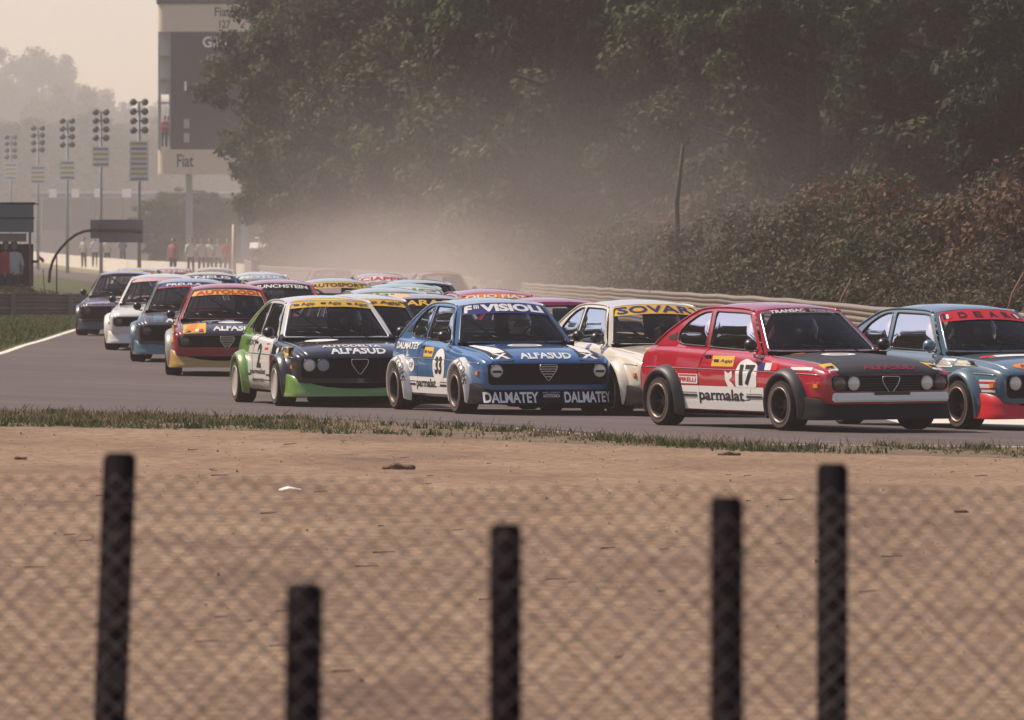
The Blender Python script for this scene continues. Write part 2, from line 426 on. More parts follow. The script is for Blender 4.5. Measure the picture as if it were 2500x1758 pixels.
    q = MB(); q.lathe([(.172, .118), (.165, .112), (.10, .100), (.05, .104), (0, .104)], n=36); S['disc'] = q.me('wheel_disc')
    # underbody, cabin furniture
    q = MB(); q.box(XO-3.7, XO-.10, -.56, .56, .14, .50); q.box(XO-2.75, XO-1.15, -.70, .70, .15, .40); q.box(XO-3.75, XO-3.3, -.35, .35, .24, .40)
    q.box(XO-3.62, XO-3.0, -.60, .60, .5, .80)
    q.box(XO-1.42, XO-1.12, -.66, .66, .5, .80)
    q.tube([(XO-3.2, -.3, .17), (XO-3.9, -.34, .22)], .03, 8)
    S['under'] = q.me('underbody', False)
    q = MB()
    def hoop(x, z1, w): return [(XO-x, -w-.06, .45), (XO-x, -w-.04, .85), (XO-x-.02, -w+.06, z1-.08), (XO-x-.02, -w+.14, z1), (XO-x-.02, w-.14, z1), (XO-x-.02, w-.06, z1-.08), (XO-x, w+.04, .85), (XO-x, w+.06, .45)]
    q.tube(hoop(2.45, 1.235, .50), .02, 6)
    for sg in (-1, 1):
        q.tube([(XO-2.45, sg*.36, 1.235), (XO-1.86, sg*.40, 1.195), (XO-1.42, sg*.58, .86), (XO-1.38, sg*.6, .5)], .019, 6)
        q.tube([(XO-2.47, sg*.36, 1.22), (XO-3.25, sg*.45, .80)], .019, 6)
    q.tube([(XO-2.46, -.42, 1.20), (XO-2.46, .5, .6)], .017, 6)
    S['cage'] = q.me('roll_cage')
    q = MB()
    seat = [(.52, .45), (.52, .62), (.30, .60), (.25, .64), (.05, 1.10), (.0, 1.16), (-.08, 1.15), (-.06, 1.08), (.10, .5)]
    v = [(XO-2.42+x, y, z) for y in (-.24, .24) for x, z in seat]; n = len(seat)
    f = [tuple(range(n))[::-1], tuple(range(n, 2*n))] + [(i, (i+1) % n, n+(i+1) % n, n+i) for i in range(n)]
    q.add([(a, b+.36, c) for a, b, c in v], f); S['seat'] = q.me('seat', False)
    q = MB()
    c0 = Vector((XO-1.62, .36, .86)); ax = Vector((-.8, 0, .6)).normalized(); u = Vector((0, 1, 0)); w = ax.cross(u)
    q.tube([c0 + (u*math.cos(a)+w*math.sin(a))*.165 for a in [i*math.pi/9 for i in range(18)]], .012, 5, True)
    for a in (0, 2.1, 4.2): q.tube([c0, c0+(u*math.cos(a)+w*math.sin(a))*.165], .01, 4)
    q.tube([c0, (XO-1.35, .36, .72)], .015, 5); S['wheel'] = q.me('steering_wheel')
    # front end furniture
    def face(outl, x, name, d=.012, step=.1):
        v, f = panel(densify(outl, .1), [], lambda y, z: (XO-x+d*0, y, z), step)
        b = densify(outl, .1); n = len(b)
        q = MB(); q.add(v, f); q.add([(XO-x, y, z) for y, z in b]+[(XO-x-.03, y, z) for y, z in b], [(i, (i+1) % n, n+(i+1) % n, n+i) for i in range(n)])
        return q.me(name, False)
    S['grille_tall'] = face(rounded([(-.69, .34), (.69, .34), (.70, .578), (-.70, .578)], .05), -.006, 'grille')
    S['grille_slim'] = face(rounded([(-.68, .415), (.68, .415), (.695, .575), (-.695, .575)], .06), -.006, 'grille')
    q = MB()
    for z in (.44, .465, .49, .515, .54): q.box(XO+.006, XO+.016, -.36, .36, z-.003, z+.003)
    S['grille_bars'] = q.me('grille_bars', False)
    heart = rounded([(-.105, .562), (.105, .562), (.095, .50), (.0, .375), (-.095, .50)], .03, 3)
    q = MB(); q.tube([(XO+.022, y, z) for y, z in heart], .006, 5, True); S['badge'] = q.me('shield_badge')
    q = MB()
    for z, w in ((.54, .095), (.515, .09), (.49, .08), (.46, .062), (.43, .04)): q.box(XO+.017, XO+.024, -w, w, z-.004, z+.004)
    S['badge_bars'] = q.me('badge_bars', False)
    q = MB(); q.lathe([(.082, -.02), (.084, .022), (.076, .026), (.072, .016)], axis='x'); S['lamp_ring'] = q.me('lamp_ring')
    q = MB(); q.lathe([(.074, .012), (.06, .022), (.03, .028), (0, .030)], axis='x'); S['lamp'] = q.me('headlight')
    q = MB(); q.box(XO-.02, XO+.05, -.68, .68, .308, .40); S['bumper'] = q.me('bumper', False)
    bm = bmesh.new(); bm.from_mesh(S['bumper']); bmesh.ops.bevel(bm, geom=bm.edges[:], offset=.015, segments=2, affect='EDGES'); bm.to_mesh(S['bumper']); bm.free()
    q = MB(); v = []
    for s, zt in ((-1, 1.0), (-.9, 1.03), (0, 1.04), (.9, 1.03), (1, 1.0)):
        v += [(XO-3.62, s*.56, .88), (XO-3.76, s*.56, zt), (XO-3.79, s*.56, zt), (XO-3.72, s*.56, .83)]
    f = []
    for i in range(4):
        for j in range(3): a = i*4+j; f.append((a, a+4, a+5, a+1))
    f += [(0, 1, 2, 3), (16, 19, 18, 17)]
    q.add(v, f); S['lip'] = q.me('rear_spoiler', False)
    for sg, k in ((-1, 'r'), (1, 'l')):
        q = MB(); vs = []
        q.lathe([(0, .085), (.03, .078), (.055, .055), (.066, .02), (.064, -.012), (.05, -.016), (0, -.014)], (XO-1.42, sg*.80, .865), 'x', 14)
        S['mirror'+k] = q.me('door_mirror')
        q = MB(); q.tube([(XO-1.44, sg*.80, .83), (XO-1.48, sg*.76, .80), (XO-1.50, sg*.72, .80)], .012, 5); S['marm'+k] = q.me('mirror_arm')
    for i, (s0, s1, t1) in enumerate(((-.10, -.70, .13), (.52, -.08, .17))):
        q = MB(); a = Vector(ws_pt(s0, -.02, .02)); b = Vector(ws_pt(lerp(s0, s1, .5), t1*.7, .035))
        q.tube([a, b], .007, 4); q.tube([ws_pt(lerp(s0, s1, u), t1*(.55+.45*u), .022) for u in (0, .25, .5, .75, 1)], .010, 4); S['wiper%d' % i] = q.me('wiper')
    DOOR = rounded([(1.42, .30), (1.40, .60), (1.46, .80), (2.41, .815), (2.50, .60), (2.44, .30)], .05)
    bv = BVHTree.FromPolygons([tuple(v.co) for v in S['body'].vertices], [tuple(p.vertices) for p in S['body'].polygons])
    S['bvh_body'] = bv
    allv = []; allf = []
    for key in ('body', 'hood', 'roof', 'spoiler'):
        b = len(allv); allv += [tuple(v.co) for v in S[key].vertices]; allf += [tuple(b+i for i in p.vertices) for p in S[key].polygons]
    S['bvh'] = BVHTree.FromPolygons(allv, allf)
    for sg, k in ((-1, 'r'), (1, 'l')):
        fm = side_proj(S, sg, .0025); S['door'+k] = mesh('door', *panel(densify(DOOR, .08), [], fm, .09))
        q = MB(); q.tube([side_proj(S, sg, .001)(*p) for p in densify(DOOR, .06)], .0045, 4, True); S['seam'+k] = q.me('door_seam')
        hy = Vector(side_proj(S, sg, .0)(2.33, .74)); q = MB(); q.box(hy.x-.055, hy.x+.055, hy.y-.018, hy.y+.018, .728, .752); S['handle'+k] = q.me('door_handle', False)
        q = MB(); pts = [side_proj(S, sg, .003)(x, .568+(ZB(x)-.6)*.20) for x in [.12+i*.06 for i in range(60)] if abs(x-WF) > .0 and x < 3.7]
        q.tube([p for p in pts], .006, 5); S['trim'+k] = q.me('side_trim')
        q = MB(); p = Vector(side_proj(S, sg, .002)(.17, .47)); q.box(p.x-.04, p.x+.04, p.y-.012, p.y+.012, .45, .49); S['ind'+k] = q.me('indicator', False)
    return S
def side_proj(S, sg, off):
    def f(x, z):
        h = S['bvh_body'].ray_cast(Vector((XO-x, sg*2, z)), Vector((0, -sg, 0)))
        y = h[0].y if h[0] is not None and abs(h[0].y) > .5 and h[0].y*sg > 0 else sg*W(x)*.985
        return (XO-x, y+sg*off, z)
    return f
def hood_proj(S, off):
    def f(x, y):
        h = S['bvh'].ray_cast(Vector((XO-x, y, 3)), Vector((0, 0, -1)))
        return (XO-x, y, (h[0].z if h[0] is not None else .7)+off)
    return f
def front_proj(S, off):
    def f(y, z):
        h = S['bvh'].ray_cast(Vector((XO+2, y, z)), Vector((-1, 0, 0)))
        x = h[0].x if h[0] is not None and h[0].x > XO-.6 else XO-.2
        return (x+off, y, z)
    return f
TXT = {}
def text2d(s, bold=0.0):
    """flat text triangulated in a unit box (0..1, 0..1)"""
    key = (s, bold)
    if key in TXT: return TXT[key]
    cu = bpy.data.curves.new('t', 'FONT'); cu.body = s; cu.offset = bold; cu.resolution_u = 3
    o = bpy.data.objects.new('t', cu); C.objects.link(o)
    dg = bpy.context.evaluated_depsgraph_get(); dg.update(); me = bpy.data.meshes.new_from_object(o.evaluated_get(dg))
    bm = bmesh.new(); bm.from_mesh(me)
    bmesh.ops.remove_doubles(bm, verts=bm.verts, dist=1e-4); bmesh.ops.triangulate(bm, faces=bm.faces)
    v = [(a.co.x, a.co.y) for a in bm.verts]; bm.verts.index_update(); f = [tuple(a.index for a in p.verts) for p in bm.faces]
    bm.free(); bpy.data.objects.remove(o); bpy.data.curves.remove(cu)
    x0 = min(p[0] for p in v); x1 = max(p[0] for p in v); y0 = min(p[1] for p in v); y1 = max(p[1] for p in v)
    v = [((p[0]-x0)/(x1-x0), (p[1]-y0)/(y1-y0)) for p in v]
    TXT[key] = (v, f); return TXT[key]
def subdiv(v, f, step):
    bm = bmesh.new(); bv = [bm.verts.new((a, b, 0)) for a, b in v]
    for t in f:
        try: bm.faces.new([bv[i] for i in t])
        except ValueError: pass
    for _ in range(3):
        es = [e for e in bm.edges if e.calc_length() > step]
        if not es: break
        bmesh.ops.subdivide_edges(bm, edges=es, cuts=1); bmesh.ops.triangulate(bm, faces=bm.faces)
    bm.verts.index_update(); o = ([(a.co.x, a.co.y) for a in bm.verts], [tuple(a.index for a in p.verts) for p in bm.faces]); bm.free(); return o
S = build_shared()

# ------------------------------------------------------------------ people (drivers, marshals, onlookers)
def skin(name, pts, edges, radii, root=0, sub=2):
    me = bpy.data.meshes.new(name); me.from_pydata(pts, edges, []); o = bpy.data.objects.new(name, me); C.objects.link(o)
    m = o.modifiers.new('s', 'SKIN'); m.use_smooth_shade = True
    for i, r in enumerate(radii): me.skin_vertices[0].data[i].radius = (r, r) if not isinstance(r, tuple) else r
    me.skin_vertices[0].data[root].use_root = True
    b = o.modifiers.new('b', 'SUBSURF'); b.levels = sub; b.render_levels = sub
    dg = bpy.context.evaluated_depsgraph_get(); dg.update(); out = bpy.data.meshes.new_from_object(o.evaluated_get(dg))
    bpy.data.objects.remove(o); bpy.data.meshes.remove(me); out.name = name; return out
def head_mesh(q, c, s=1.0):
    """a head with brow, nose, chin and ears, facing +x"""
    n, m = 18, 12; vs = []; fs = []
    for i in range(m+1):
        ph = math.pi*i/m
        for k in range(n):
            th = 2*math.pi*k/n; x, y, z = math.sin(ph)*math.cos(th), math.sin(ph)*math.sin(th), math.cos(ph)
            fx = .098*x; fy = .075*y; fz = .12*z
            if z < 0: fy *= 1+.28*z; fx += .012*(-z) if x > 0 else .03*(-z)
            if x > .85 and -.25 < z < .12: fx += .022
            if x > .75 and .12 < z < .35 and abs(y) > .15: fx -= .008
            if abs(y) > .93 and abs(z) < .3: fy *= 1.14
            vs.append((c[0]+fx*s, c[1]+fy*s, c[2]+fz*s))
    for i in range(m):
        for k in range(n): fs.append((i*n+k, i*n+(k+1) % n, (i+1)*n+(k+1) % n, (i+1)*n+k))
    q.add(vs, fs)
def hand(q, c, d, side):
    """palm and five bent fingers pointing along d"""
    d = Vector(d).normalized(); u = Vector((0, 0, 1)) if abs(d.z) < .7 else Vector((1, 0, 0)); u = (u-d*u.dot(d)).normalized(); w = d.cross(u)
    c = Vector(c); q.tube([c, c+d*.045, c+d*.085], .030, 7, r2=.034)
    for k, (o, L) in enumerate(((-.027, .062), (-.009, .075), (.009, .08), (.027, .07))):
        a = c+d*.08+u*o; q.tube([a, a+d*L*.5+w*.01, a+d*L*.75+w*.032, a+d*L*.7+w*.055], .0095, 5, r2=.007)
    a = c+d*.03+u*.032*side; q.tube([a, a+d*.035+u*.022*side+w*.01, a+d*.06+u*.014*side+w*.035], .011, 5, r2=.008)
def sit_body():
    P = [(0, 0, .08), (0, 0, .22), (.0, 0, .40), (.01, 0, .53), (.02, 0, .60),
         (.01, .17, .50), (.20, .21, .34), (.42, .10, .40), (.01, -.17, .50), (.20, -.21, .34), (.42, -.10, .40),
         (.05, .09, .08), (.42, .12, .20), (.72, .12, -.05), (.05, -.09, .08), (.42, -.12, .20), (.72, -.12, -.05)]
    E = [(0, 1), (1, 2), (2, 3), (3, 4), (2, 5), (5, 6), (6, 7), (2, 8), (8, 9), (9, 10), (0, 11), (11, 12), (12, 13), (0, 14), (14, 15), (15, 16)]
    Rr = [.15, .15, .16, .07, .055, .075, .055, .035, .075, .055, .035, .10, .075, .05, .10, .075, .05]
    me = skin('body', P, E, Rr); q = MB(); q.add([v.co for v in me.vertices], [tuple(p.vertices) for p in me.polygons])
    hand(q, (.43, .10, .41), (.6, .1, .3), 1); hand(q, (.43, -.10, .41), (.6, -.1, .3), -1)
    head_mesh(q, (.045, 0, .71)); return q.me('body')
SITB = sit_body()
q = MB(); q.lathe([(0, .15), (.07, .138), (.115, .10), (.138, .03), (.135, -.05), (.118, -.11), (.10, -.125), (.09, -.10)], (.03, 0, .73), 'z', 20); HELM = q.me('helmet')
q = MB(); q.add([(.172*math.cos(a)+.0, .142*math.sin(a), z) for a in [-1.1+i*.22 for i in range(11)] for z in (.70, .775)], [(2*i, 2*i+2, 2*i+3, 2*i+1) for i in range(10)]); VIS = q.me('visor')
def stand_body(pose):
    a = pose
    P = [(0, 0, .93), (0, 0, 1.10), (0, 0, 1.32), (.0, 0, 1.47), (.0, 0, 1.53),
         (0, .17, 1.40), (a*.10+.03, .23, 1.14), (a*.36+.08, .22, .96+a*.32), (0, -.17, 1.40), (.03, -.24, 1.13), (.10, -.24, .90),
         (0, .09, .88), (.03, .11, .48), (0, .12, .08), (.12, .13, .035), (0, -.09, .88), (.01, -.11, .48), (-.04, -.12, .08), (.08, -.13, .035)]
    E = [(0, 1), (1, 2), (2, 3), (3, 4), (2, 5), (5, 6), (6, 7), (2, 8), (8, 9), (9, 10), (0, 11), (11, 12), (12, 13), (13, 14), (0, 15), (15, 16), (16, 17), (17, 18)]
    Rr = [.15, .135, .16, .06, .05, .07, .05, .032, .07, .05, .032, .095, .062, .045, .04, .095, .062, .045, .04]
    me = skin('body', P, E, Rr); q = MB(); q.add([v.co for v in me.vertices], [tuple(p.vertices) for p in me.polygons])
    hand(q, P[7], (a*.5+.1, 0, -1+a*1.2), 1); hand(q, P[10], (.1, 0, -1), -1)
    head_mesh(q, (.015, 0, 1.64)); return q.me('body')
STB = [stand_body(0.0), stand_body(1.0)]
q = MB(); q.lathe([(0, .14), (.05, .128), (.085, .08), (.09, .03), (.082, -.02)], (-.005, 0, 1.64), 'z', 16); HAIR = q.me('hair')
def shirt(b):
    bm = bmesh.new(); bm.from_mesh(b)
    bmesh.ops.delete(bm, geom=[f for f in bm.faces if f.calc_center_median().z < .88 or f.calc_center_median().z > 1.47 or (abs(f.calc_center_median().y) > .20 and f.calc_center_median().z < 1.12)], context='FACES')
    for v in bm.verts: v.co += v.normal*.008
    m = bpy.data.meshes.new('shirt'); bm.to_mesh(m); bm.free(); m.polygons.foreach_set('use_smooth', [True]*len(m.polygons)); return m
def trousers(b):
    bm = bmesh.new(); bm.from_mesh(b)
    bmesh.ops.delete(bm, geom=[f for f in bm.faces if f.calc_center_median().z > .93 or f.calc_center_median().z < .09 or abs(f.calc_center_median().y) > .2], context='FACES')
    for v in bm.verts: v.co += v.normal*.006
    m = bpy.data.meshes.new('trousers'); bm.to_mesh(m); bm.free(); m.polygons.foreach_set('use_smooth', [True]*len(m.polygons)); return m
SHIRT = [shirt(b) for b in STB]; TROU = [trousers(b) for b in STB]
M_skin = mat('skin', (0.42, 0.26, 0.19), 0.6); M_hair = mat('hair', (0.03, 0.02, 0.015), 0.7)
def person(x, y, z, rz, label, scol, tcol, pose=0, group=None):
    t = thing('person', label, 'person', (x, y, z), rz, group)
    link('body', STB[pose], M_skin, t); link('hair', HAIR, M_hair, t)
    link('shirt', SHIRT[pose], scol, t); link('trousers', TROU[pose], tcol, t); return t

# ------------------------------------------------------------------ car assembly
class Car:
    def __init__(c, label, x, y, yaw, **k):
        g = dict(body=M_white, hood=None, roof=None, flare=None, flare_b=None, spoiler=None, grille='tall', lamps='single', rim='spoke', lip=True,
                 windows='glass', mirror=M_black, bumper=None, trim=M_chrome, lampm=M_lens, lampi=None, driver=None, dlabel=None, ws_frame=M_black, doorm=None, seal=M_black)
        g.update(k); c.g = g; c.n = 0
        # yaw: how far the nose swings to the right of pointing straight at the camera
        a = R(-90+yaw); c.a = a
        fx, fy = math.cos(a), math.sin(a)
        z1 = gz(x+1.2*fx, y+1.2*fy); z0 = gz(x-1.2*fx, y-1.2*fy)
        c.z = (z0+z1)/2
        t = thing('racing_car', label, 'car', (x, y, c.z), a, 'racing saloons in the pack'); c.t = t
        t.rotation_euler = (math.atan(.01*fy*-1)*0, -math.atan((z1-z0)/2.4), a)
        bm = g['body']; H = g['hood'] or bm; RF = g['roof'] or bm; FL = g['flare'] or bm; FB = g['flare_b'] or FL; SP = g['spoiler'] or M_flat
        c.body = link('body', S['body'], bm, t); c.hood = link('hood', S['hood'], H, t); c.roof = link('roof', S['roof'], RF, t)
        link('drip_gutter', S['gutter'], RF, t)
        ws = link('windscreen', S['windscreen'], M_glass, t); link('window_seal', S['ws_seal'], g['ws_frame'], ws); c.ws = ws
        rw = link('rear_window', S['rear_window'], M_glass, t); link('window_seal', S['rw_seal'], M_black, rw)
        for k2 in 'rl':
            for w in ('door_window', 'quarter_window'):
                wo = link('side_window', S[w+k2], M_sglass, t); link('window_seal', S[('dw_seal' if w[0] == 'd' else 'qw_seal')+k2], g['seal'], wo)
            link('vent_panel', S['vent'+k2], M_dark, t)
            link('wheel_arch_flare', S['flaref'+k2], FL, t); link('wheel_arch_flare', S['flareb'+k2], FB, t)
            d = link('door', S['door'+k2], g['doorm'] or bm, t); link('door_seam', S['seam'+k2], M_flat, d); link('door_handle', S['handle'+k2], M_black, d)
            if k2 == 'r': c.door = d
            link('side_trim', S['trim'+k2], g['trim'], t); link('indicator', S['ind'+k2], M_orange, t)
            mi = link('door_mirror', S['mirror'+k2], g['mirror'], t); link('mirror_arm', S['marm'+k2], M_black, mi)
        c.sp = link('front_spoiler', S['spoiler_sweep' if g.get('sweep') else 'spoiler'], SP, t)
        link('underbody', S['under'], M_under, t)
        if g['lip']: link('rear_spoiler', S['lip'], M_flat, t)
        for wx in (WF, WR):
            for sg in (-1, 1):
                e = bpy.data.objects.new('wheel', None); C.objects.link(e); e.parent = t; e.empty_display_size = .1
                e.location = (XO-wx, sg*.755, WZ); e.rotation_euler = (0, random.random()*6, 0) if sg > 0 else (0, random.random()*6, math.pi)
                link('tyre', S['tyre'], M_tyre, e); link('sidewall', S['wall'], M_sidewall, e)
                link('rim', S['rim'], M_rimw if g['rim'] == 'disc' else M_rimd, e); link('rim_lip', S['rimlip'], M_rimw if g['rim'] == 'disc' else M_gold, e)
                if g['rim'] == 'disc': link('wheel_disc', S['disc'], M_rimw, e)
                else: link('spokes', S['spokes'], M_rimd, e)
        gr = link('grille', S['grille_tall'] if g['grille'] == 'tall' else S['grille_slim'], M_flat, t)
        if g['grille'] != 'tall': link('grille_bars', S['grille_bars'], M_matt, gr)
        b = link('shield_badge', S['badge'], M_chrome, t)
        if g['lamps'] == 'single': link('badge_bars', S['badge_bars'], M_chrome, b)
        for sg in (-1, 1):
            for i, yy in enumerate((.60,) if g['lamps'] == 'single' else (.60, .435)):
                L = link('headlight', S['lamp'], (g['lampi'] or g['lampm']) if i else g['lampm'], t, (XO, sg*yy, .495))
                link('lamp_ring', S['lamp_ring'], M_black, L)
                if g.get('tape'): q = MB(); q.box(.030, .034, -.05, .05, -.02, .006); q.build('lamp_tape', M_black, L)
        if g['bumper']:
            b = link('bumper', S['bumper'], g['bumper'], t); q = MB(); q.box(XO+.045, XO+.053, -.21, .21, .375, .41); q.build('bumper_slot', M_black, b)
        for i in (0, 1): link('wiper', S['wiper%d' % i], M_black, t)
        link('roll_cage', S['cage'], M_cage, t); link('seat', S['seat'], M_dark, t); link('steering_wheel', S['wheel'], M_black, t)
        if g['driver']:
            p = thing('person', g['dlabel'], 'person', (0, 0, 0), a, 'drivers at the wheel')
            off = Vector((XO-2.28, .36, 0)); p.location = (x+fx*off.x-fy*off.y, y+fy*off.x+fx*off.y, c.z+.27)
            suit = g['driver'][0]; link('body', SITB, suit, p); h = link('helmet', HELM, g['driver'][1], p); link('visor', VIS, M_black, h)
    def put(c, name, v, f, m, parent, label=None):
        o = link(name, mesh(name, v, f, False), m, parent)
        if label: o['label'] = label
        return o
    def stack(c): c.n += 1; return .003 + .0012*(c.n % 5)
    # decals on the right flank (the side the photo shows); u runs from tail to nose
    def side_text(c, s, xr, xf, z0, z1, m, slant=0, bold=0.0, off=.007, name='lettering'):
        v, f = text2d(s, bold); v = [(lerp(xr, xf, a+slant*b*0), lerp(z0, z1, b)) for a, b in v]; v, f = subdiv(v, f, .08)
        pr = side_proj(S, -1, off); return c.put(name, [pr(*p) for p in v], f, m, c.door)
    def side_shape(c, poly, m, off=.004, name='sticker'):
        pr = side_proj(S, -1, off); v, f = panel(densify(poly, .06), [], lambda a, b: pr(a, b), .07); return c.put(name, v, f, m, c.door)
    def side_rect(c, xr, xf, z0, z1, m, off=.004, name='sticker', r=.005): return c.side_shape(rounded([(xr, z0), (xf, z0), (xf, z1), (xr, z1)], r, 2), m, off, name)
    def side_oval(c, x, z, rx, rz, m, off=.004, name='sticker'): return c.side_shape([(x+rx*math.cos(i*math.pi/12), z+rz*math.sin(i*math.pi/12)) for i in range(24)], m, off, name)
    def hood_text(c, s, y0, y1, xn, xf, m, bold=0.0, off=.006):
        v, f = text2d(s, bold); v = [(lerp(xn, xf, b), lerp(y0, y1, a)) for a, b in v]; v, f = subdiv(v, f, .08)
        pr = hood_proj(S, off); return c.put('lettering', [pr(*p) for p in v], f, m, c.hood)
    def hood_shape(c, poly, m, off=.004, name='sticker'):
        pr = hood_proj(S, off); v, f = panel(densify(poly, .06), [], lambda a, b: pr(a, b), .07); return c.put(name, v, f, m, c.hood)
    def hood_oval(c, x, y, rx, ry, m, off=.004): return c.hood_shape([(x+rx*math.cos(i*math.pi/12), y+ry*math.sin(i*math.pi/12)) for i in range(24)], m, off)
    def ws_strip(c, m, t0, t1, s0=-.93, s1=.93, off=.004, name='sunstrip'):
        def w(t): return 1 if t < .8 else 1
        v, f = panel(densify(rounded([(s0, t0), (s1, t0), (s1*.985, t1), (s0*.985, t1)], .03), .12), [], lambda a, b: ws_pt(a, b, off), .15)
        return c.put(name, v, f, m, c.ws)
    def ws_text(c, s, s0, s1, t0, t1, m, bold=0.0, off=.009):
        v, f = text2d(s, bold); v = [(lerp(s0, s1, a), lerp(t0, t1, b)) for a, b in v]; v, f = subdiv(v, f, .15)
        return c.put('lettering', [ws_pt(a, b, off) for a, b in v], f, m, c.ws)
    def front_text(c, s, y0, y1, z0, z1, m, bold=0.0, off=.008, par=None):
        v, f = text2d(s, bold); v = [(lerp(y0, y1, a), lerp(z0, z1, b)) for a, b in v]; v, f = subdiv(v, f, .06)
        pr = front_proj(S, off); return c.put('lettering', [pr(*p) for p in v], f, m, par or c.sp)
    def flare_text(c, s, wx, m):
        v, f = text2d(s, .02); v, f = subdiv(v, f, .1); out = []
        for a, b in v:
            th = lerp(R(78), R(12), a); r = lerp(.325, .375, b)*1.0; y = lerp(.888, .842, b)+.004
            out.append((XO-wx+r*math.cos(th), -y, WZ+r*math.sin(th)))
        return c.put('lettering', out, f, m, c.body)
def hub_car(label, px, py, yaw, **k):
    """place a car by the photo pixel under its near front wheel"""
    X, D = at(px, py); a = R(-90+yaw); fx, fy = math.cos(a), math.sin(a)
    lx, ly = XO-WF, -.86
    return Car(label, X-(fx*lx-fy*ly), D-(fy*lx+fx*ly), yaw, **k)
def roof_car(label, px, py, yaw, **k):
    X, D = at(px, py, 1.295); return Car(label, X, D, yaw, **k)
def split_paint(name, stops):
    """one lacquer whose colour changes along the car, as it was sprayed; stops = (x in car space, colour) from tail to nose"""
    m, n, l, p = nodes(name); tc = n.new('ShaderNodeTexCoord'); sx = n.new('ShaderNodeSeparateXYZ'); l.new(tc.outputs['Object'], sx.inputs[0])
    ad = n.new('ShaderNodeMath'); ad.operation = 'MULTIPLY_ADD'; ad.inputs[1].default_value = .25; ad.inputs[2].default_value = .5; l.new(sx.outputs[0], ad.inputs[0])
    r = ramp(n, [(s*.25+.5, c) for s, c in stops]); r.color_ramp.interpolation = 'CONSTANT'; l.new(ad.outputs[0], r.inputs[0])
    l.new(r.outputs[0], p.inputs['Base Color']); p.inputs['Roughness'].default_value = .32; p.inputs['Coat Weight'].default_value = .7; p.inputs['Coat Roughness'].default_value = .06
    return m
# ------------------------------------------------------------------ the pack
M_bsuit = mat('dark_overalls', (0.03, 0.03, 0.04), 0.8); M_rsuit = mat('red_overalls', (0.40, 0.03, 0.03), 0.8); M_wsuit = mat('white_overalls', (0.6, 0.58, 0.55), 0.8)
M_hw = mat('white_helmet', (0.75, 0.73, 0.7), 0.2, coat=1); M_hr = mat('red_helmet', (0.5, 0.02, 0.02), 0.2, coat=1); M_hd = mat('dark_helmet', (0.04, 0.04, 0.05), 0.2, coat=1)
M_grey = mat('grey_print', (0.35, 0.34, 0.33), 0.5)
def agip(c, xr, xf, z0, z1):
    c.side_rect(xr, xf, z0, z1, M_yel, .0045); w = xf-xr
    c.side_text('Agip', xr+w*.40, xf-w*.06, lerp(z0, z1, .32), lerp(z0, z1, .68), M_ink, bold=.01, off=.0075)
    c.side_rect(xr+w*.10, xr+w*.32, lerp(z0, z1, .40), lerp(z0, z1, .66), M_ink, .0075, 'dog_mark')
def flag(c, xr, xf, z0, z1, cols):
    n = len(cols)
    for i, m in enumerate(cols): c.side_rect(lerp(xr, xf, i/n), lerp(xr, xf, (i+1)/n), z0, z1, m, .0045, 'flag_stripe', .001)
M_wg = split_paint('green_white_black_lacquer', [(-2.0, (.16, .30, .05)), (XO-2.80, (.74, .71, .66)), (XO-1.37, (.014, .013, .015))])
c = hub_car('white saloon with green tail, black bonnet and green chin spoiler, number 2 on its door', 672, 991, 13, body=M_wg, hood=M_bpaint, roof=M_white,
    flare=M_bpaint, flare_b=M_green, spoiler=M_green, lamps='double', lampi=M_grey, rim='disc', sweep=1, driver=(M_bsuit, M_hd), ws_frame=M_white,
    dlabel='helmeted driver in the white and green car numbered 2')
c.ws_strip(M_yel, .80, .985)
for i in range(3):
    s = -.86+i*.60
    c.ws_text('Agip', s+.20, s+.50, .83, .94, M_ink, bold=.012); c.ws_strip(M_ink, .865, .915, s+.03, s+.15, .008, 'dog_mark')
c.hood_text('ALFASUD', -.33, .33, .035, .16, M_wflat, bold=.03); c.hood_oval(.86, -.28, .16, .20, M_wflat)
c.hood_text('AUTODELTA', -.40, .30, .21, .31, M_wflat, bold=.02)
o = c.hood_shape(rounded([(1.80, -.46), (1.80, .46), (1.86, .44), (1.86, -.44)], .01), M_yel, .003); o.parent = c.roof
c.side_text('2', 2.18, 1.93, .44, .73, M_ink, bold=.03); c.side_text('DEXY', 3.02, 2.36, .71, .77, M_ink, bold=.02)
c.side_rect(1.78, 1.58, .655, .685, M_redv); c.side_rect(1.74, 1.56, .72, .735, M_redv); c.side_rect(1.40, 1.36, .36, .60, M_redv)
c.side_text('parmalat', 2.62, 1.66, .35, .43, M_ink, bold=.02); c.side_text('MARCHESI', 2.5, 1.8, .27, .315, M_ink, bold=.01)
c.side_rect(2.78, 2.64, .345, .37, M_ink); c.side_rect(1.62, 1.42, .345, .37, M_ink)
agip(c, .82, .36, .60, .70); c.side_oval(1.02, .655, .06, .035, M_wflat)
for yy in (-.72, .72): pass

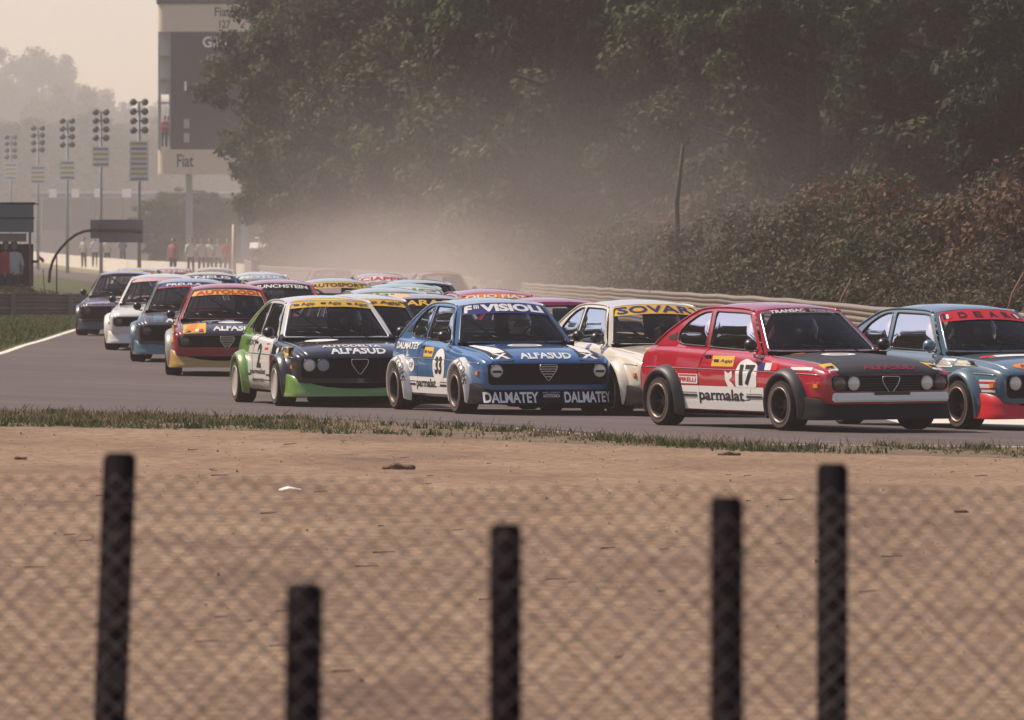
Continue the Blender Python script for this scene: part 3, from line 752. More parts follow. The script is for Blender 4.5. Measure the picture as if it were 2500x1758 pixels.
c = hub_car('blue saloon numbered 33 with dark blue sunstrip lettered VISIOLI and black lettered spoiler', 1112, 1010, 17, body=M_blue, flare=M_white, flare_b=M_white, roof=paint('sky_sheen_blue_paint', (.40, .46, .50)), tape=1,  # roof colour lightened to carry the sky's reflection
    spoiler=M_flat, driver=(M_bsuit, M_hw), dlabel='driver in the blue car numbered 33', lampm=M_lens)
c.ws_strip(M_bluev, .70, .985); c.ws_text('F', -.86, -.70, .74, .95, M_wflat, bold=.05); c.ws_text('lli', -.66, -.55, .84, .95, M_wflat, bold=.02)
c.ws_text('VISIOLI', -.52, .84, .74, .95, M_wflat, bold=.05)
c.hood_text('ALFASUD', -.30, .30, .04, .17, M_wflat, bold=.03); c.hood_oval(.72, -.05, .15, .20, M_wflat); c.hood_oval(.72, -.05, .11, .15, M_grey, .006)
for sg in (-1, 1):
    c.hood_shape(rounded([(.02, sg*.64), (.02, sg*.38), (.30, sg*.40), (1.0, sg*.52), (1.1, sg*.58), (.5, sg*.64)], .01), M_ink, .0035)
    c.hood_shape(rounded([(.22, sg*.58), (.24, sg*.43), (.55, sg*.44), (1.05, sg*.54), (1.08, sg*.60), (.5, sg*.60)], .02), M_wflat, .0055)
    c.hood_text('X', sg*.51-.09, sg*.51+.09, .05, .20, M_wflat, bold=.03)
c.side_rect(2.86, 1.13, .215, .40, M_wflat, .004, 'sill_band'); c.side_text('parmalat', 2.52, 1.72, .255, .385, M_ink, bold=.025)
for a, b in ((2.84, 2.56), (1.56, 1.15)):
    c.side_rect(a, b, .30, .325, M_ink, .0075); c.side_rect(a, b, .345, .352, M_ink, .0075)
c.side_oval(1.60, .53, .235, .20, M_wflat, .0055); c.side_text('33', 1.74, 1.47, .44, .64, M_ink, bold=.04, off=.009, name='race_number')
agip(c, 2.26, 1.90, .63, .74); c.side_text('DALMATEY', 3.52, 2.50, .71, .79, M_wflat, bold=.035)
c.side_oval(2.72, .53, .13, .075, M_wflat, .0055); c.side_text('CIP', 2.80, 2.64, .50, .56, M_bluev, off=.008)
c.flare_text('TOBS', WF, M_ink); c.flare_text('TOBS', WR, M_ink)
c.front_text('DALMATEY', -.74, -.13, .142, .262, M_wflat, bold=.03); c.front_text('DALMATEY', .17, .75, .142, .262, M_wflat, bold=.03)
c.front_text('AUTOTECNICA', -.075, .12, .20, .235, M_wflat, bold=.02); c.front_text('MILANO', -.075, .12, .243, .262, M_grey, bold=.02)

c = hub_car('white saloon with a yellow sunstrip lettered SOVAR between the blue and red cars', 1492, 1014, 18, body=paint('warm_cream_paint', (.76, .68, .54), .12), grille='slim', spoiler=M_flat,
    driver=(M_rsuit, M_hr), dlabel='driver in red overalls in the white car with yellow sunstrip', lampm=M_lensd)
c.ws_strip(M_yel, .72, .985); c.ws_text('SOVAR', -.84, .80, .755, .95, M_bluev, bold=.02)
c.hood_shape([(.62+.30*math.cos(t), -.12+.36*math.sin(t)) for t in [i*math.pi/14 for i in range(28)]], M_yel, .003)
c.hood_shape([(.62+.20*math.cos(t), -.10+.24*math.sin(t)) for t in [i*math.pi/14 for i in range(28)]], M_wflat, .005)
c.hood_shape(rounded([(.02, -.50), (.02, .5), (.28, .5), (.28, -.5)], .03), M_yel, .003); c.hood_text('33 D', -.44, .30, .06, .22, M_bluev, bold=.02)

M_redsill = M_wflat
c = hub_car('bright red saloon with matt black bonnet, number 17 on its door and a white bumper', 1905, 1051, 29, body=M_red, hood=M_matt, flare=M_matt, spoiler=M_flat,
    grille='slim', lamps='double', lampm=M_lensd, lampi=M_lens, bumper=M_wflat, ws_frame=M_chrome, seal=M_matt, driver=(M_bsuit, M_hd), dlabel='driver in the red car numbered 17')
c.ws_text('TRANSAC', -.72, .04, .875, .955, M_wflat, bold=.03); c.ws_text('FREINS', .16, .72, .875, .955, M_grey, bold=.03)
c.side_rect(2.88, 1.16, .195, .435, M_wflat, .004, 'sill_band'); c.side_text('parmalat', 2.46, 1.55, .255, .405, M_ink, bold=.02)
for a, b in ((2.84, 2.50), (1.50, 1.18)):
    c.side_rect(a, b, .325, .348, M_ink, .0075); c.side_rect(a, b, .362, .368, M_ink, .0075); c.side_rect(a, b, .308, .313, M_ink, .0075)
c.side_shape(rounded([(1.71, .43), (1.72, .62), (1.66, .69), (1.54, .73), (1.42, .70), (1.30, .67), (1.29, .43)], .04), M_wflat, .0055)
c.side_text('1', 1.64, 1.57, .455, .665, M_ink, bold=.04, off=.009, name='race_number'); c.side_text('7', 1.53, 1.34, .455, .665, M_ink, bold=.04, off=.009, name='race_number')
agip(c, 2.23, 1.79, .64, .75)
flag(c, 1.28, .92, .615, .69, [M_bluev, M_wflat, M_redv]); c.side_rect(.66, .27, .625, .655, M_wflat)
c.side_rect(2.89, 2.49, .455, .555, M_wflat); c.side_rect(2.87, 2.51, .535, .548, M_redv, .0075); c.side_text('PIRELLI', 2.86, 2.52, .475, .52, M_redv, bold=.02, off=.0075)
c.side_shape([(1.94, .60), (1.86, .57), (1.80, .60), (1.78, .54), (1.84, .50), (1.76, .46), (1.72, .42), (1.86, .43), (1.92, .50)], M_wflat)
c.hood_oval(.80, -.12, .14, .19, M_wflat); c.hood_oval(.80, -.12, .09, .11, M_grey, .0055)
c.hood_text('ALFASUD', -.28, .34, .045, .115, mat('dull_red_vinyl', (.30, .015, .03), .5), bold=.02)
for sg in (-1, 1):
    c.hood_shape(rounded([(.06, sg*.62-.07), (.06, sg*.62+.05), (.26, sg*.60+.06), (.26, sg*.60-.09)], .01), M_yel)
    c.hood_shape(rounded([(.055, sg*.62-.06), (.055, sg*.62+.05), (.09, sg*.62+.05), (.09, sg*.62-.06)], .002), M_wflat, .0055)
    c.hood_shape(rounded([(.13, sg*.61-.05), (.13, sg*.61+.03), (.17, sg*.61+.03), (.17, sg*.61-.05)], .002), M_ink, .0065)
c.hood_oval(1.10, -.42, .03, .09, M_orange)

c = hub_car('pale blue saloon with a red sunstrip lettered DEAR and red spoiler at the right edge', 2338, 1048, 27, body=M_lblue, spoiler=M_redv, grille='tall', sweep=1, mirror=M_lblue,
    ws_frame=M_lblue, driver=(M_bsuit, M_hd), dlabel='driver in the pale blue car with red sunstrip')
c.ws_strip(M_redv, .72, .985)
for i, ch in enumerate('DEAR'): c.ws_text(ch, -.54+i*.33, -.36+i*.33, .775, .92, M_ink, bold=.02)
for s0 in (-.86, .70):
    for i, m in enumerate((M_ink, M_wflat, M_redv)): c.ws_strip(m, .78, .90, s0+i*.06, s0+i*.06+.058, .008, 'flag_stripe')
c.side_rect(1.36, .98, .65, .735, M_wflat); c.side_rect(1.33, 1.01, .668, .72, M_grey, .0065); c.side_rect(.94, .52, .665, .72, mat('buff_vinyl', (.42, .40, .28), .5))
c.side_rect(.40, .12, .40, .53, M_wflat); c.side_rect(.40, .12, .49, .51, M_redv, .0065); c.side_rect(.40, .12, .43, .445, M_redv, .0065)
c.hood_oval(.14, -.30, .09, .24, M_orange); c.hood_text('AVON', -.46, -.14, .10, .18, M_ink); c.hood_shape(rounded([(.70, -.5), (.62, .1), (.80, .2), (.84, -.45)], .02), M_wflat); c.hood_shape(rounded([(.72, -.6), (.70, -.40), (.82, -.38), (.84, -.52)], .01), M_redv, .0055)

# left-hand queue
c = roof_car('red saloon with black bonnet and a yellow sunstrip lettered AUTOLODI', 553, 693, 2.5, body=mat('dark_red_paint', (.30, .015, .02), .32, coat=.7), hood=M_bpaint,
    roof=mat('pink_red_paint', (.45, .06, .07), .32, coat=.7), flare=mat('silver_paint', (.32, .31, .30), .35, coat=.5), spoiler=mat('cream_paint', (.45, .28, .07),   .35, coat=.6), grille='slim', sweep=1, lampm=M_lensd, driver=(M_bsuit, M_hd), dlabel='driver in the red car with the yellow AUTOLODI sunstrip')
c.ws_strip(M_ink, .92, .99); c.ws_strip(M_yel, .74, .92); c.ws_text('AUTOLODI', -.80, .84, .76, .90, M_redv, bold=.04)
c.hood_text('ALFASUD', -.20, .45, .06, .22, M_wflat, bold=.03); c.hood_oval(.55, .05, .12, .18, M_wflat)
c.hood_shape(rounded([(.03, -.62), (.03, -.30), (.55, -.30), (.55, -.62)], .02), M_yel); c.hood_shape(rounded([(.10, -.60), (.10, -.45), (.5, -.40), (.5, -.50)], .02), M_orange, .0055)
for i, m in enumerate((M_wflat, M_redv)): c.hood_shape(rounded([(.05, -.45+i*.06), (.05, -.40+i*.06), (.12, -.40+i*.06), (.12, -.45+i*.06)], .002), m, .0065)
c.side_rect(1.3, .1, .45, .72, mat('deep_yellow_vinyl', (.70, .33, .04), .4), .0035)
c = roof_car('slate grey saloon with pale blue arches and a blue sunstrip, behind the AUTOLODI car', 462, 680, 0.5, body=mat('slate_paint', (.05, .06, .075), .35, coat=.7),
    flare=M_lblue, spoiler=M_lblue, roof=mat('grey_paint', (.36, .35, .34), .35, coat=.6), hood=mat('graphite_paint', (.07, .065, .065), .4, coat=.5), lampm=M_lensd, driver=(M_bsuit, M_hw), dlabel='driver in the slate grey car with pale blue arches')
c.ws_strip(M_bluev, .82, .985); c.ws_text('PREULA', -.66, .40, .845, .94, M_wflat, bold=.03); c.ws_strip(M_redv, .79, .82)
c.hood_text('ALFASUD', -.30, .40, .04, .16, M_wflat, bold=.03); c.hood_shape(rounded([(.05, -.50), (.05, -.34), (.6, -.34), (.6, -.50)], .02), M_lblue)
c = roof_car('white saloon third from the left edge of the track, with a pale sunstrip', 393, 669, -1, body=M_white, grille='slim', spoiler=M_white, lampm=M_lensd, driver=(M_wsuit, M_hw), dlabel='driver in the white car of the left queue', ws_frame=M_flat)
c.g; c.ws_strip(mat('pink_vinyl', (.62, .42, .45), .5), .82, .985); c.hood_oval(.5, 0, .12, .18, M_redv)
c.t['label'] = 'white saloon with pale pink sunstrip, second from the left edge line'
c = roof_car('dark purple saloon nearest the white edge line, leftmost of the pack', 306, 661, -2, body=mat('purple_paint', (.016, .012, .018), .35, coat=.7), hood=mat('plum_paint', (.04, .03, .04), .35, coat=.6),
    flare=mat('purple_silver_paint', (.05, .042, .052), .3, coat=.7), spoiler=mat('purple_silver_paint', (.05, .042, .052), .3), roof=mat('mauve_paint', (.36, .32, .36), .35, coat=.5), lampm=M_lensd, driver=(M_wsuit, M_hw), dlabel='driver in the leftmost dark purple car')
c.hood_shape(rounded([(.02, -.64), (.02, .64), (.16, .62), (.16, -.62)], .02), mat('lilac_vinyl', (.40, .34, .44), .4)); c.hood_oval(.65, .1, .12, .22, M_yel)

P_cream = paint('cream_white_paint', (.68, .62, .50)); P_pink = paint('faded_pink_red_paint', (.50, .10, .14)); P_grey = paint('light_grey_paint', (.50, .50, .48))
P_tan = paint('tan_orange_paint', (.60, .30, .16)); P_mint = paint('mint_paint', (.42, .55, .46)); P_mag = paint('magenta_paint', (.42, .03, .12)); P_byel = paint('pale_yellow_paint', (.62, .50, .20))
back = [
 (887, 719, 9.5, 'dark saloon with white roof and yellow sunstrip, half hidden behind the number 2 car', dict(body=M_bpaint, roof=M_white), [(M_yel, .78, .985, 'Agip Agip Agip', M_ink)]),
 (1036, 718, 10.1, 'saloon with tan and grey roof and big yellow GA letters on its sunstrip', dict(body=P_grey, roof=mat('dull_lilac_paint', (.36, .33, .36), .35, coat=.6)), [(M_flat, .72, .985, 'GARAGE', M_yel)]),
 (1204, 706, 10.8, 'saloon with pink roof showing over the roof of the blue number 33 car', dict(body=P_pink, roof=P_pink), [(M_orange, .78, .985, 'OLIO FIAT', M_wflat)]),
 (1352, 727, 13.4, 'magenta saloon whose roof shows between the blue and white cars', dict(body=P_mag, roof=P_pink), []),
 (948, 703, 7.8, 'grey saloon whose pale roof shows above the number 2 car', dict(body=P_grey, roof=P_grey), [(M_green, .80, .985, 'CASTROL', M_wflat)]),
 (681, 683, 5.7, 'pink saloon with a dark sunstrip in white letters behind the AUTOLODI car', dict(body=P_pink, roof=P_pink), [(M_flat, .76, .985, 'MUNCHSTEIN', M_wflat)]),
 (822, 680, 6.3, 'pale saloon with a yellow lettered sunstrip in the middle of the pack', dict(body=P_grey, roof=P_grey), [(M_yel, .74, .985, 'AUTOSPORT', M_ink)]),
 (992, 692, 8.0, 'mint green saloon in the middle of the pack', dict(body=P_mint, roof=P_mint), [(M_wflat, .8, .985, 'OLIO', M_green)]),
 (1024, 683, 7.1, 'saloon with a dark edged pale roof right of the mint green car', dict(body=M_bpaint, roof=P_grey), []),
 (510, 664, 3.0, 'blue saloon with a cream yellow roof behind the slate grey car', dict(body=M_blue, roof=P_byel), [(M_bluev, .76, .985, 'PNEUS', M_wflat)]),
 (637, 664, 4.5, 'white saloon with a pale blue sunstrip behind the pink car', dict(body=M_white, roof=M_white), [(mat('pale_blue_vinyl', (.38, .45, .55), .5), .76, .985, 'MOTUL', M_wflat)]),
 (930, 667, 5.7, 'pale pink saloon with red letters on its sunstrip, far back in the dust', dict(body=paint('pale_pink_paint', (.62, .42, .42)), roof=paint('pale_pink_paint', (.62, .42, .42))), [(M_wflat, .70, .985, 'CIAPPE', M_redv)]),
 (809, 653, 4.2, 'pink saloon farthest back in the middle of the dust', dict(body=P_pink, roof=P_pink), []),
 (1075, 662, 7.3, 'orange saloon trailing at the right end of the dust', dict(body=P_tan, roof=P_tan), []),
 (335, 654, -0.7, 'pale saloon tucked behind the dark purple leftmost car', dict(body=P_grey, roof=P_grey), [(M_yel, .8, .985, 'ELF', M_ink)]),
 (417, 652, 0.7, 'grey white saloon far back on the left with a pink windscreen strip', dict(body=P_grey, roof=M_white), [(P_pink, .75, .985, 'TOTIP', M_wflat)]),
 (524, 653, 2.1, 'cream saloon far back behind the blue car with cream yellow roof', dict(body=P_cream, roof=P_cream), []),
]
PACK = [o for o in C.objects if o.get('category') == 'car']
for px, py, yaw, lab, kw, strips in back:
    kw = dict(kw); kw.setdefault('mirror', M_black); kw['lip'] = True
    c = roof_car(lab, px, py, yaw, **kw)
    for m, t0, t1, s, tm in strips:
        c.ws_strip(m, t0, t1); c.ws_text(s, -.80, .80, t0+.04, t1-.05, tm, bold=.03)
    if px == 1036: 
        o = c.hood_shape(rounded([(1.80, -.50), (1.80, -.20), (2.4, -.20), (2.4, -.50)], .01), mat('pale_orange_paint', (.70, .42, .22), .4), .004); o.parent = c.roof
# ------------------------------------------------------------------ the ground: one triangulated sheet cut into its regions
near = [at(x, y) for x, y in ((2900, 1112), (2500, 1091), (2200, 1088), (1900, 1086), (1600, 1075), (1250, 1046), (900, 1030), (600, 1018), (300, 1010), (0, 1005), (-500, 992), (-1100, 975))]
gstrip = [at(x, y) for x, y in ((2900, 1145), (2500, 1120), (2200, 1112), (1900, 1105), (1600, 1092), (1250, 1078), (900, 1062), (600, 1052), (300, 1046), (0, 1042), (-500, 1030), (-1100, 1012))]
rail = [(18.0, 88.0), (12.5, 97.0), (9.2, 103.0), (7.47, 107.6), (5.7, 116.0), (4.4, 134.0), (3.1, 154.0), (1.6, 182.0), (-.05, 209.0), (-1.9, 230.0), (-5.0, 255.0), (-9.5, 280.0), (-12.2, 337.0), (-19.3, 380.0), (-38.0, 574.0)]
edge_l = [(-7.6, 60.0), (-8.0, 90.0), (-8.35, 107.0), at(0, 860), at(90, 832), at(178, 804), (-9.4, 175.0), (-10.2, 215.0), (-12.5, 250.0), (-18.0, 320.0), (-34.0, 470.0), (-44.0, 574.0)]
run = [(x-2.2, y-1.0) for x, y in rail]
def shift(path, d):
    out = []
    for i, p in enumerate(path):
        a = Vector(path[max(0, i-1)]); b = Vector(path[min(len(path)-1, i+1)]); t = (b-a).normalized(); out.append((p[0]-t.y*d, p[1]+t.x*d))
    return out
def loop(a, b): return list(a)+list(b)[::-1]
e_in = shift(edge_l, .14)
far_strip = shift(near, -.12)
sand = gstrip + [(-60, at(-1100, 1012)[1]+30), (-60, -10), (60, -10), (60, 60)]
grassn = loop(near, gstrip)
line_n = loop([p for p in near[1:6]], [(p[0]+.05, p[1]+.09) for p in near[1:6]])
line_l = loop(edge_l[1:9], shift(edge_l, -.13)[1:9])
track = near + [(-60, 150), (-60, 125), edge_l[1]]
trackp = [near[0]] + near[1:] + [(-9.6-20, 96), (-9.6-20, 100), (-8.3, 104)] + edge_l[2:] + [(-39.5, 573)] + run[::-1]
verge_l = edge_l[2:] + [(-140, 640), (-200, 300), (-60, 104), (-8.3, 104)]
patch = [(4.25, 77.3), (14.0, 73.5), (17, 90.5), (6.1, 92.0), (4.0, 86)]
big = [(-900, -40), (900, -40), (900, 1900), (-900, 1900)]
dens = lambda P, s: densify(P, s)
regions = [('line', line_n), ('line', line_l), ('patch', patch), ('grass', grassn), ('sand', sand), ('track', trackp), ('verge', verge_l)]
outl = [dens(P, 3.0) for n_, P in regions] + [densify(big, 200)]
pts = []
y = 26.0
while y < 100:
    for i in range(-14, 15): pts.append((i*1.1+(.5 if int(y*10) % 2 else 0), y))
    y += 1.7
for yy in (100, 104, 108, 113, 118, 124, 130, 136, 142, 150, 158, 166, 175, 185, 192, 200, 230, 280, 350, 450, 600, 900, 1400):
    for i in range(-12, 13): pts.append((i*max(1.3, yy*.012)*(1 if yy < 300 else 2.5), yy))
for yy in range(-30, 26, 12):
    for xx in range(-60, 61, 20): pts.append((xx, yy))
vs = []; es = []
for o_ in outl:
    b = len(vs); vs += [Vector(p) for p in o_]; es += [(b+i, b+(i+1) % len(o_)) for i in range(len(o_))]
vs += [Vector(p) for p in pts]
V, E, F, _, _, _ = delaunay_2d_cdt(vs, es, [], 0, 1e-5)
GV = [(v.x, v.y, gz(v.x, v.y)) for v in V]
cls = {'line': [], 'patch': [], 'grass': [], 'sand': [], 'track': [], 'verge': [], 'ground': []}
for f in F:
    cx, cy = sum(V[i].x for i in f)/3, sum(V[i].y for i in f)/3
    for n_, P in regions:
        if inpoly((cx, cy), P): cls[n_].append(tuple(f)); break
    else: cls['ground'].append(tuple(f))
m_sand = noise_ground('sandy_dirt', [(0.28, (.165, .104, .066)), (0.46, (.265, .180, .112)), (0.70, (.345, .245, .155))], .55, bump=.22, bscale=7, stretch=(1, .5, 1), fine=(11, (.66, .58, .54), (1, 1, 1)), dist=.05)
m_asph = noise_ground('worn_asphalt', [(0.30, (.085, .066, .060)), (0.55, (.125, .098, .089)), (0.75, (.165, .131, .118))], .7, rough=.85, bump=.12, bscale=40, stretch=(.12, 1.9, 1), fine=(60, (.85, .84, .84), (1, 1, 1)), dist=.004, rot=R(-52))
m_grass = noise_ground('rough_grass_soil', [(0.35, (.060, .075, .025)), (0.55, (.115, .115, .045)), (0.75, (.19, .15, .08))], 1.6, bump=.8, bscale=14, fine=(18, (.6, .6, .55), (1, 1, 1)), dist=.08)
m_soil = noise_ground('strip_soil', [(0.35, (.10, .075, .045)), (0.7, (.22, .15, .10))], 2.2, bump=.8, bscale=14)
m_far = noise_ground('dry_field', [(0.35, (.12, .12, .05)), (0.6, (.26, .21, .12)), (0.8, (.36, .29, .19))], .08, bump=.3, bscale=3)
m_line = noise_ground('worn_road_paint', [(0.38, (.42, .38, .33)), (0.5, (.72, .69, .62))], 6, bump=.1)
m_patch = noise_ground('painted_glare', [(0.35, (.55, .48, .40)), (0.7, (.74, .67, .57))], 1.2, bump=.1)  # glare of the sunlit ground, put into a pale colour
for key, nm, m in (('sand', 'gravel_trap', m_sand), ('track', 'race_track', m_asph), ('grass', 'verge_soil', m_soil), ('verge', 'left_verge', m_grass), ('ground', 'ground', m_far), ('line', 'edge_line', m_line), ('patch', 'glare_patch', m_patch)):
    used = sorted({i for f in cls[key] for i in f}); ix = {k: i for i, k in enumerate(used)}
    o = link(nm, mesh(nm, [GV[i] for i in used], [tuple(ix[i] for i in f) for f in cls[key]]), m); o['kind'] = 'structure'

seam = [at(px, py) for px, py in ((820, 1016), (1000, 1024), (1100, 1031), (1200, 1036), (1300, 1045), (1430, 1057), (1560, 1066))]
v = []
for (x, y) in seam: v += [(x, y, gz(x, y)+.004), (x+.03, y+.05, gz(x, y)+.004)]
o = link('track_seam', mesh('track_seam', v, [(2*i, 2*i+2, 2*i+3, 2*i+1) for i in range(len(seam)-1)]), mat('tar_seam', (.03, .022, .022), .8)); o['kind'] = 'structure'
# ------------------------------------------------------------------ grass tufts, twigs and stones
def blades(name, spots, h0, h1, w, cols, m):
    v = []; f = []; t = []
    for x, y in spots:
        z = gz(x, y)-.01; h = random.uniform(h0, h1); a = random.random()*math.pi; dx, dy = math.cos(a)*w, math.sin(a)*w; lx, ly = random.gauss(0, .35)*h, random.gauss(0, .35)*h
        b = len(v); v += [(x-dx, y-dy, z), (x+dx, y+dy, z), (x+lx*.5+dx*.6, y+ly*.5, z+h*.6), (x+lx, y+ly, z+h)]
        f += [(b, b+1, b+2), (b, b+2, b+3)]; t += [random.random()]*4
    me = mesh(name, v, f, False); at_ = me.attributes.new('tint', 'FLOAT', 'POINT'); at_.data.foreach_set('value', t); return me
def along(path, n, w0, w1, tight=1.0):
    L = [0]
    for a, b in zip(path, path[1:]): L.append(L[-1]+math.dist(a, b))
    out = []
    for _ in range(n):
        s = random.random()*L[-1]; i = max(k for k in range(len(L)) if L[k] <= s); i = min(i, len(path)-2)
        a, b = path[i], path[i+1]; u = (s-L[i])/max(1e-6, L[i+1]-L[i]); d = random.uniform(w0, w1)**1
        out.append((lerp(a[0], b[0], u), lerp(a[1], b[1], u), d))
    return out
M_blade = leafmat('grass_blades', (.035, .075, .02), (.24, .24, .09), .3)
M_dryblade = leafmat('dry_grass', (.16, .11, .06), (.36, .26, .15), .3)
spots = []
clumps = [random.random() for _ in range(4000)]
for k in range(21000):
    s = random.random()*(len(near)-1); i = int(s); u = s-i
    a = (lerp(near[i][0], near[i+1][0], u), lerp(near[i][1], near[i+1][1], u)); b = (lerp(gstrip[i][0], gstrip[i+1][0], u), lerp(gstrip[i][1], gstrip[i+1][1], u))
    q = random.random(); x, y = lerp(a[0], b[0], q), lerp(a[1], b[1], q)
    nval = math.sin(x*3.1+y*1.3)+math.sin(x*7.7-y*2.2)*.7+math.sin(x*1.1)*.8
    dens_ = .9 if x < -1.5 else .42
    if random.random() < dens_*(.55+.28*nval) - .5*abs(q-.45)**2: spots.append((x+random.gauss(0, .03), y+random.gauss(0, .05)))
o = link('grass', blades('grass', spots, .015, .045, .016, None, None), M_blade); o['kind'] = 'stuff'
wd = []
for k in range(200):
    x, y = random.choice(spots); r = random.uniform(.05, .16)
    for j in range(random.randint(14, 40)): wd.append((x+random.gauss(0, r), y+random.gauss(0, r*.6)))
o = link('weeds', blades('weeds', wd, .03, .085, .014, None, None), leafmat('weed_leaves', (.025, .045, .015), (.13, .15, .05), .25)); o['kind'] = 'stuff'
tall = []
for k in range(520):
    s = random.random()*(len(near)-1); i = int(s); u = s-i; x, y = lerp(near[i][0], near[i+1][0], u), lerp(near[i][1], near[i+1][1], u)
    tall.append((x+random.gauss(0, .1), y-abs(random.gauss(.1, .2))))
o = link('dry_grass', blades('dry_grass', tall+[(x+random.gauss(0, .05), y+random.gauss(0, .08)) for x, y in [random.choice(spots) for _ in range(5000)]], .03, .13, .004, None, None), M_dryblade); o['kind'] = 'stuff'
sp = []
for k in range(26000):
    y = random.uniform(118, 200); x0 = interp([(p[1], p[0]) for p in edge_l], y); sp.append((x0-.1-random.random()**1.2*8, y))
o = link('verge_grass', blades('verge_grass', sp, .04, .12, .03, None, None), M_blade); o['kind'] = 'stuff'
v = []; f = []
for k in range(2200):
    x = random.uniform(-7, 7); y = 30+random.random()**.8*46
    if not inpoly((x, y), sand): continue
    z = gz(x, y); r = random.uniform(.005, .016)*(1.8 if random.random() < .06 else 1); b = len(v); hh = r*random.uniform(.5, .9)
    v += [(x-r, y, z), (x, y-r*.8, z), (x+r, y, z), (x, y+r*.9, z), (x+r*.1, y, z+hh)]; f += [(b, b+1, b+4), (b+1, b+2, b+4), (b+2, b+3, b+4), (b+3, b, b+4)]
o = link('stones', mesh('stones', v, f, False), mat('stone', (.30, .19, .13), .9)); o['kind'] = 'stuff'
q = MB()
for k in range(70):
    x = random.uniform(-6, 6); y = 32+random.random()*38
    if not inpoly((x, y), sand): continue
    a = random.gauss(0, .35); L = random.uniform(.03, .16); z = gz(x, y)+.008
    q.tube([(x, y, z), (x+L*.5*math.cos(a), y+L*.5*math.sin(a), z+.002), (x+L*math.cos(a), y+L*math.sin(a)+.02, z+.004)], random.uniform(.003, .007), 4, r2=.003)
o = q.build('twigs', mat('dead_twig', (.11, .05, .035), .9)); o['kind'] = 'stuff'
def clod(px, py, s, col, lab, nm='dirt_clod', cat='clod'):
    X, D = at(px, py); bm = bmesh.new(); bmesh.ops.create_icosphere(bm, subdivisions=3, radius=s)
    for vv in bm.verts:
        n_ = math.sin(vv.co.x*60/s*.1+px)*.25+math.sin(vv.co.y*70/s*.1)*.2; vv.co = Vector((vv.co.x*1.6, vv.co.y, vv.co.z*.45))*(1+n_)
    me = bpy.data.meshes.new(nm); bm.to_mesh(me); bm.free(); o = link(nm, me, col, None, (X, D, gz(X, D)+s*.2)); return tag(o, lab, cat)
M_clod = mat('dark_soil', (.15, .075, .05), .95)
clod(970, 1146, .07, M_clod, 'brown lump of dirt lying on the sand below the number 33 car'); clod(1780, 1112, .05, M_clod, 'small dark clod just below the grass strip under the red car')
clod(48, 1122, .035, M_clod, 'tiny dark clod near the left edge of the sand'); clod(2350, 1252, .03, M_clod, 'small brown clod on the sand near the right edge')
X, D = at(708, 1199)
t = thing('litter_scrap', 'pale scrap of litter on the sand, left of centre', 'litter', (X, D, gz(X, D)+.004))
q = MB(); q.add([(-.08, -.03, 0), (.0, -.04, .02), (.09, -.02, .005), (.08, .04, .012), (-.02, .05, .03), (-.09, .03, .01)], [(0, 1, 4, 5), (1, 2, 3, 4)]); q.build('paper', M_wflat, t)

# ------------------------------------------------------------------ guard rails
def ridge(path, z0, r=.045):
    """one corrugated beam: a double rounded ridge swept along the path"""
    prof = [(0, 0), (-.02, .012), (-.05, .04), (-.05, .065), (-.012, .085), (-.012, .095), (-.05, .115), (-.05, .14), (-.02, .168), (0, .18)]
    P = []
    for a, b in zip(path, path[1:]):
        k = max(1, int(math.dist(a, b)/3))
        for j in range(k): P.append((lerp(a[0], b[0], j/k), lerp(a[1], b[1], j/k)))
    P.append(path[-1]); v = []; f = []; m = len(prof)
    for i, p in enumerate(P):
        a = Vector(P[max(0, i-1)]); b = Vector(P[min(len(P)-1, i+1)]); t = (b-a).normalized(); nx, ny = t.y, -t.x
        w = .012*math.sin(p[1]*.9)
        for d, h in prof: v.append((p[0]-nx*d*-1 if False else p[0]+nx*d, p[1]+ny*d, gz(*p)+z0+h+w))
    for i in range(len(P)-1):
        for j in range(m-1): a = i*m+j; f.append((a, a+1, a+m+1, a+m))
    return v, f
M_rail = mat('weathered_steel_rail', (.21, .165, .13), .55, metal=.1, dirt=.45, bump=.1); M_raild = mat('dark_steel_rail', (.14, .125, .125), .6, dirt=.3)
M_post = mat('rail_post', (.20, .17, .14), .8)
def guard_rail(path, beams, z0, dz, mm, label, side=1, posts=4.0, nm='guard_rail'):
    p0 = path[0]; t = thing(nm, label, 'guard rail', (p0[0], p0[1], gz(*p0)))
    off = Vector(t.location)
    for k in range(beams):
        v, f = ridge(path, z0+k*dz); link('rail_beam', mesh('rail_beam', [(a-off.x, b-off.y, c_-off.z) for a, b, c_ in v], f), mm, t)
    pm = None; s = 0
    for a, b in zip(path, path[1:]):
        L = math.dist(a, b)
        while s < L:
            x, y = lerp(a[0], b[0], s/L), lerp(a[1], b[1], s/L)
            if pm is None:
                q = MB(); q.box(.02, .14, -.05, .05, -.1, z0+beams*dz+.02); pm = q.me('post', False)
            link('post', pm, M_post, t, (x-off.x+.0*side, y-off.y, gz(x, y)-off.z)); s += posts
        s -= L
    return t
guard_rail(rail[:13], 5, .08, .178, M_rail, 'long stacked steel guard rail curving along the far side of the track')
lr = [(-22.0, 186.0), (-16.0, 189.0), (-13.1, 190.0), (-11.15, 192.0), (-11.0, 194.0)]
t = guard_rail(lr, 3, .02, .19, M_raild, 'low dark guard rail at the left edge beyond the grass', posts=2.0)
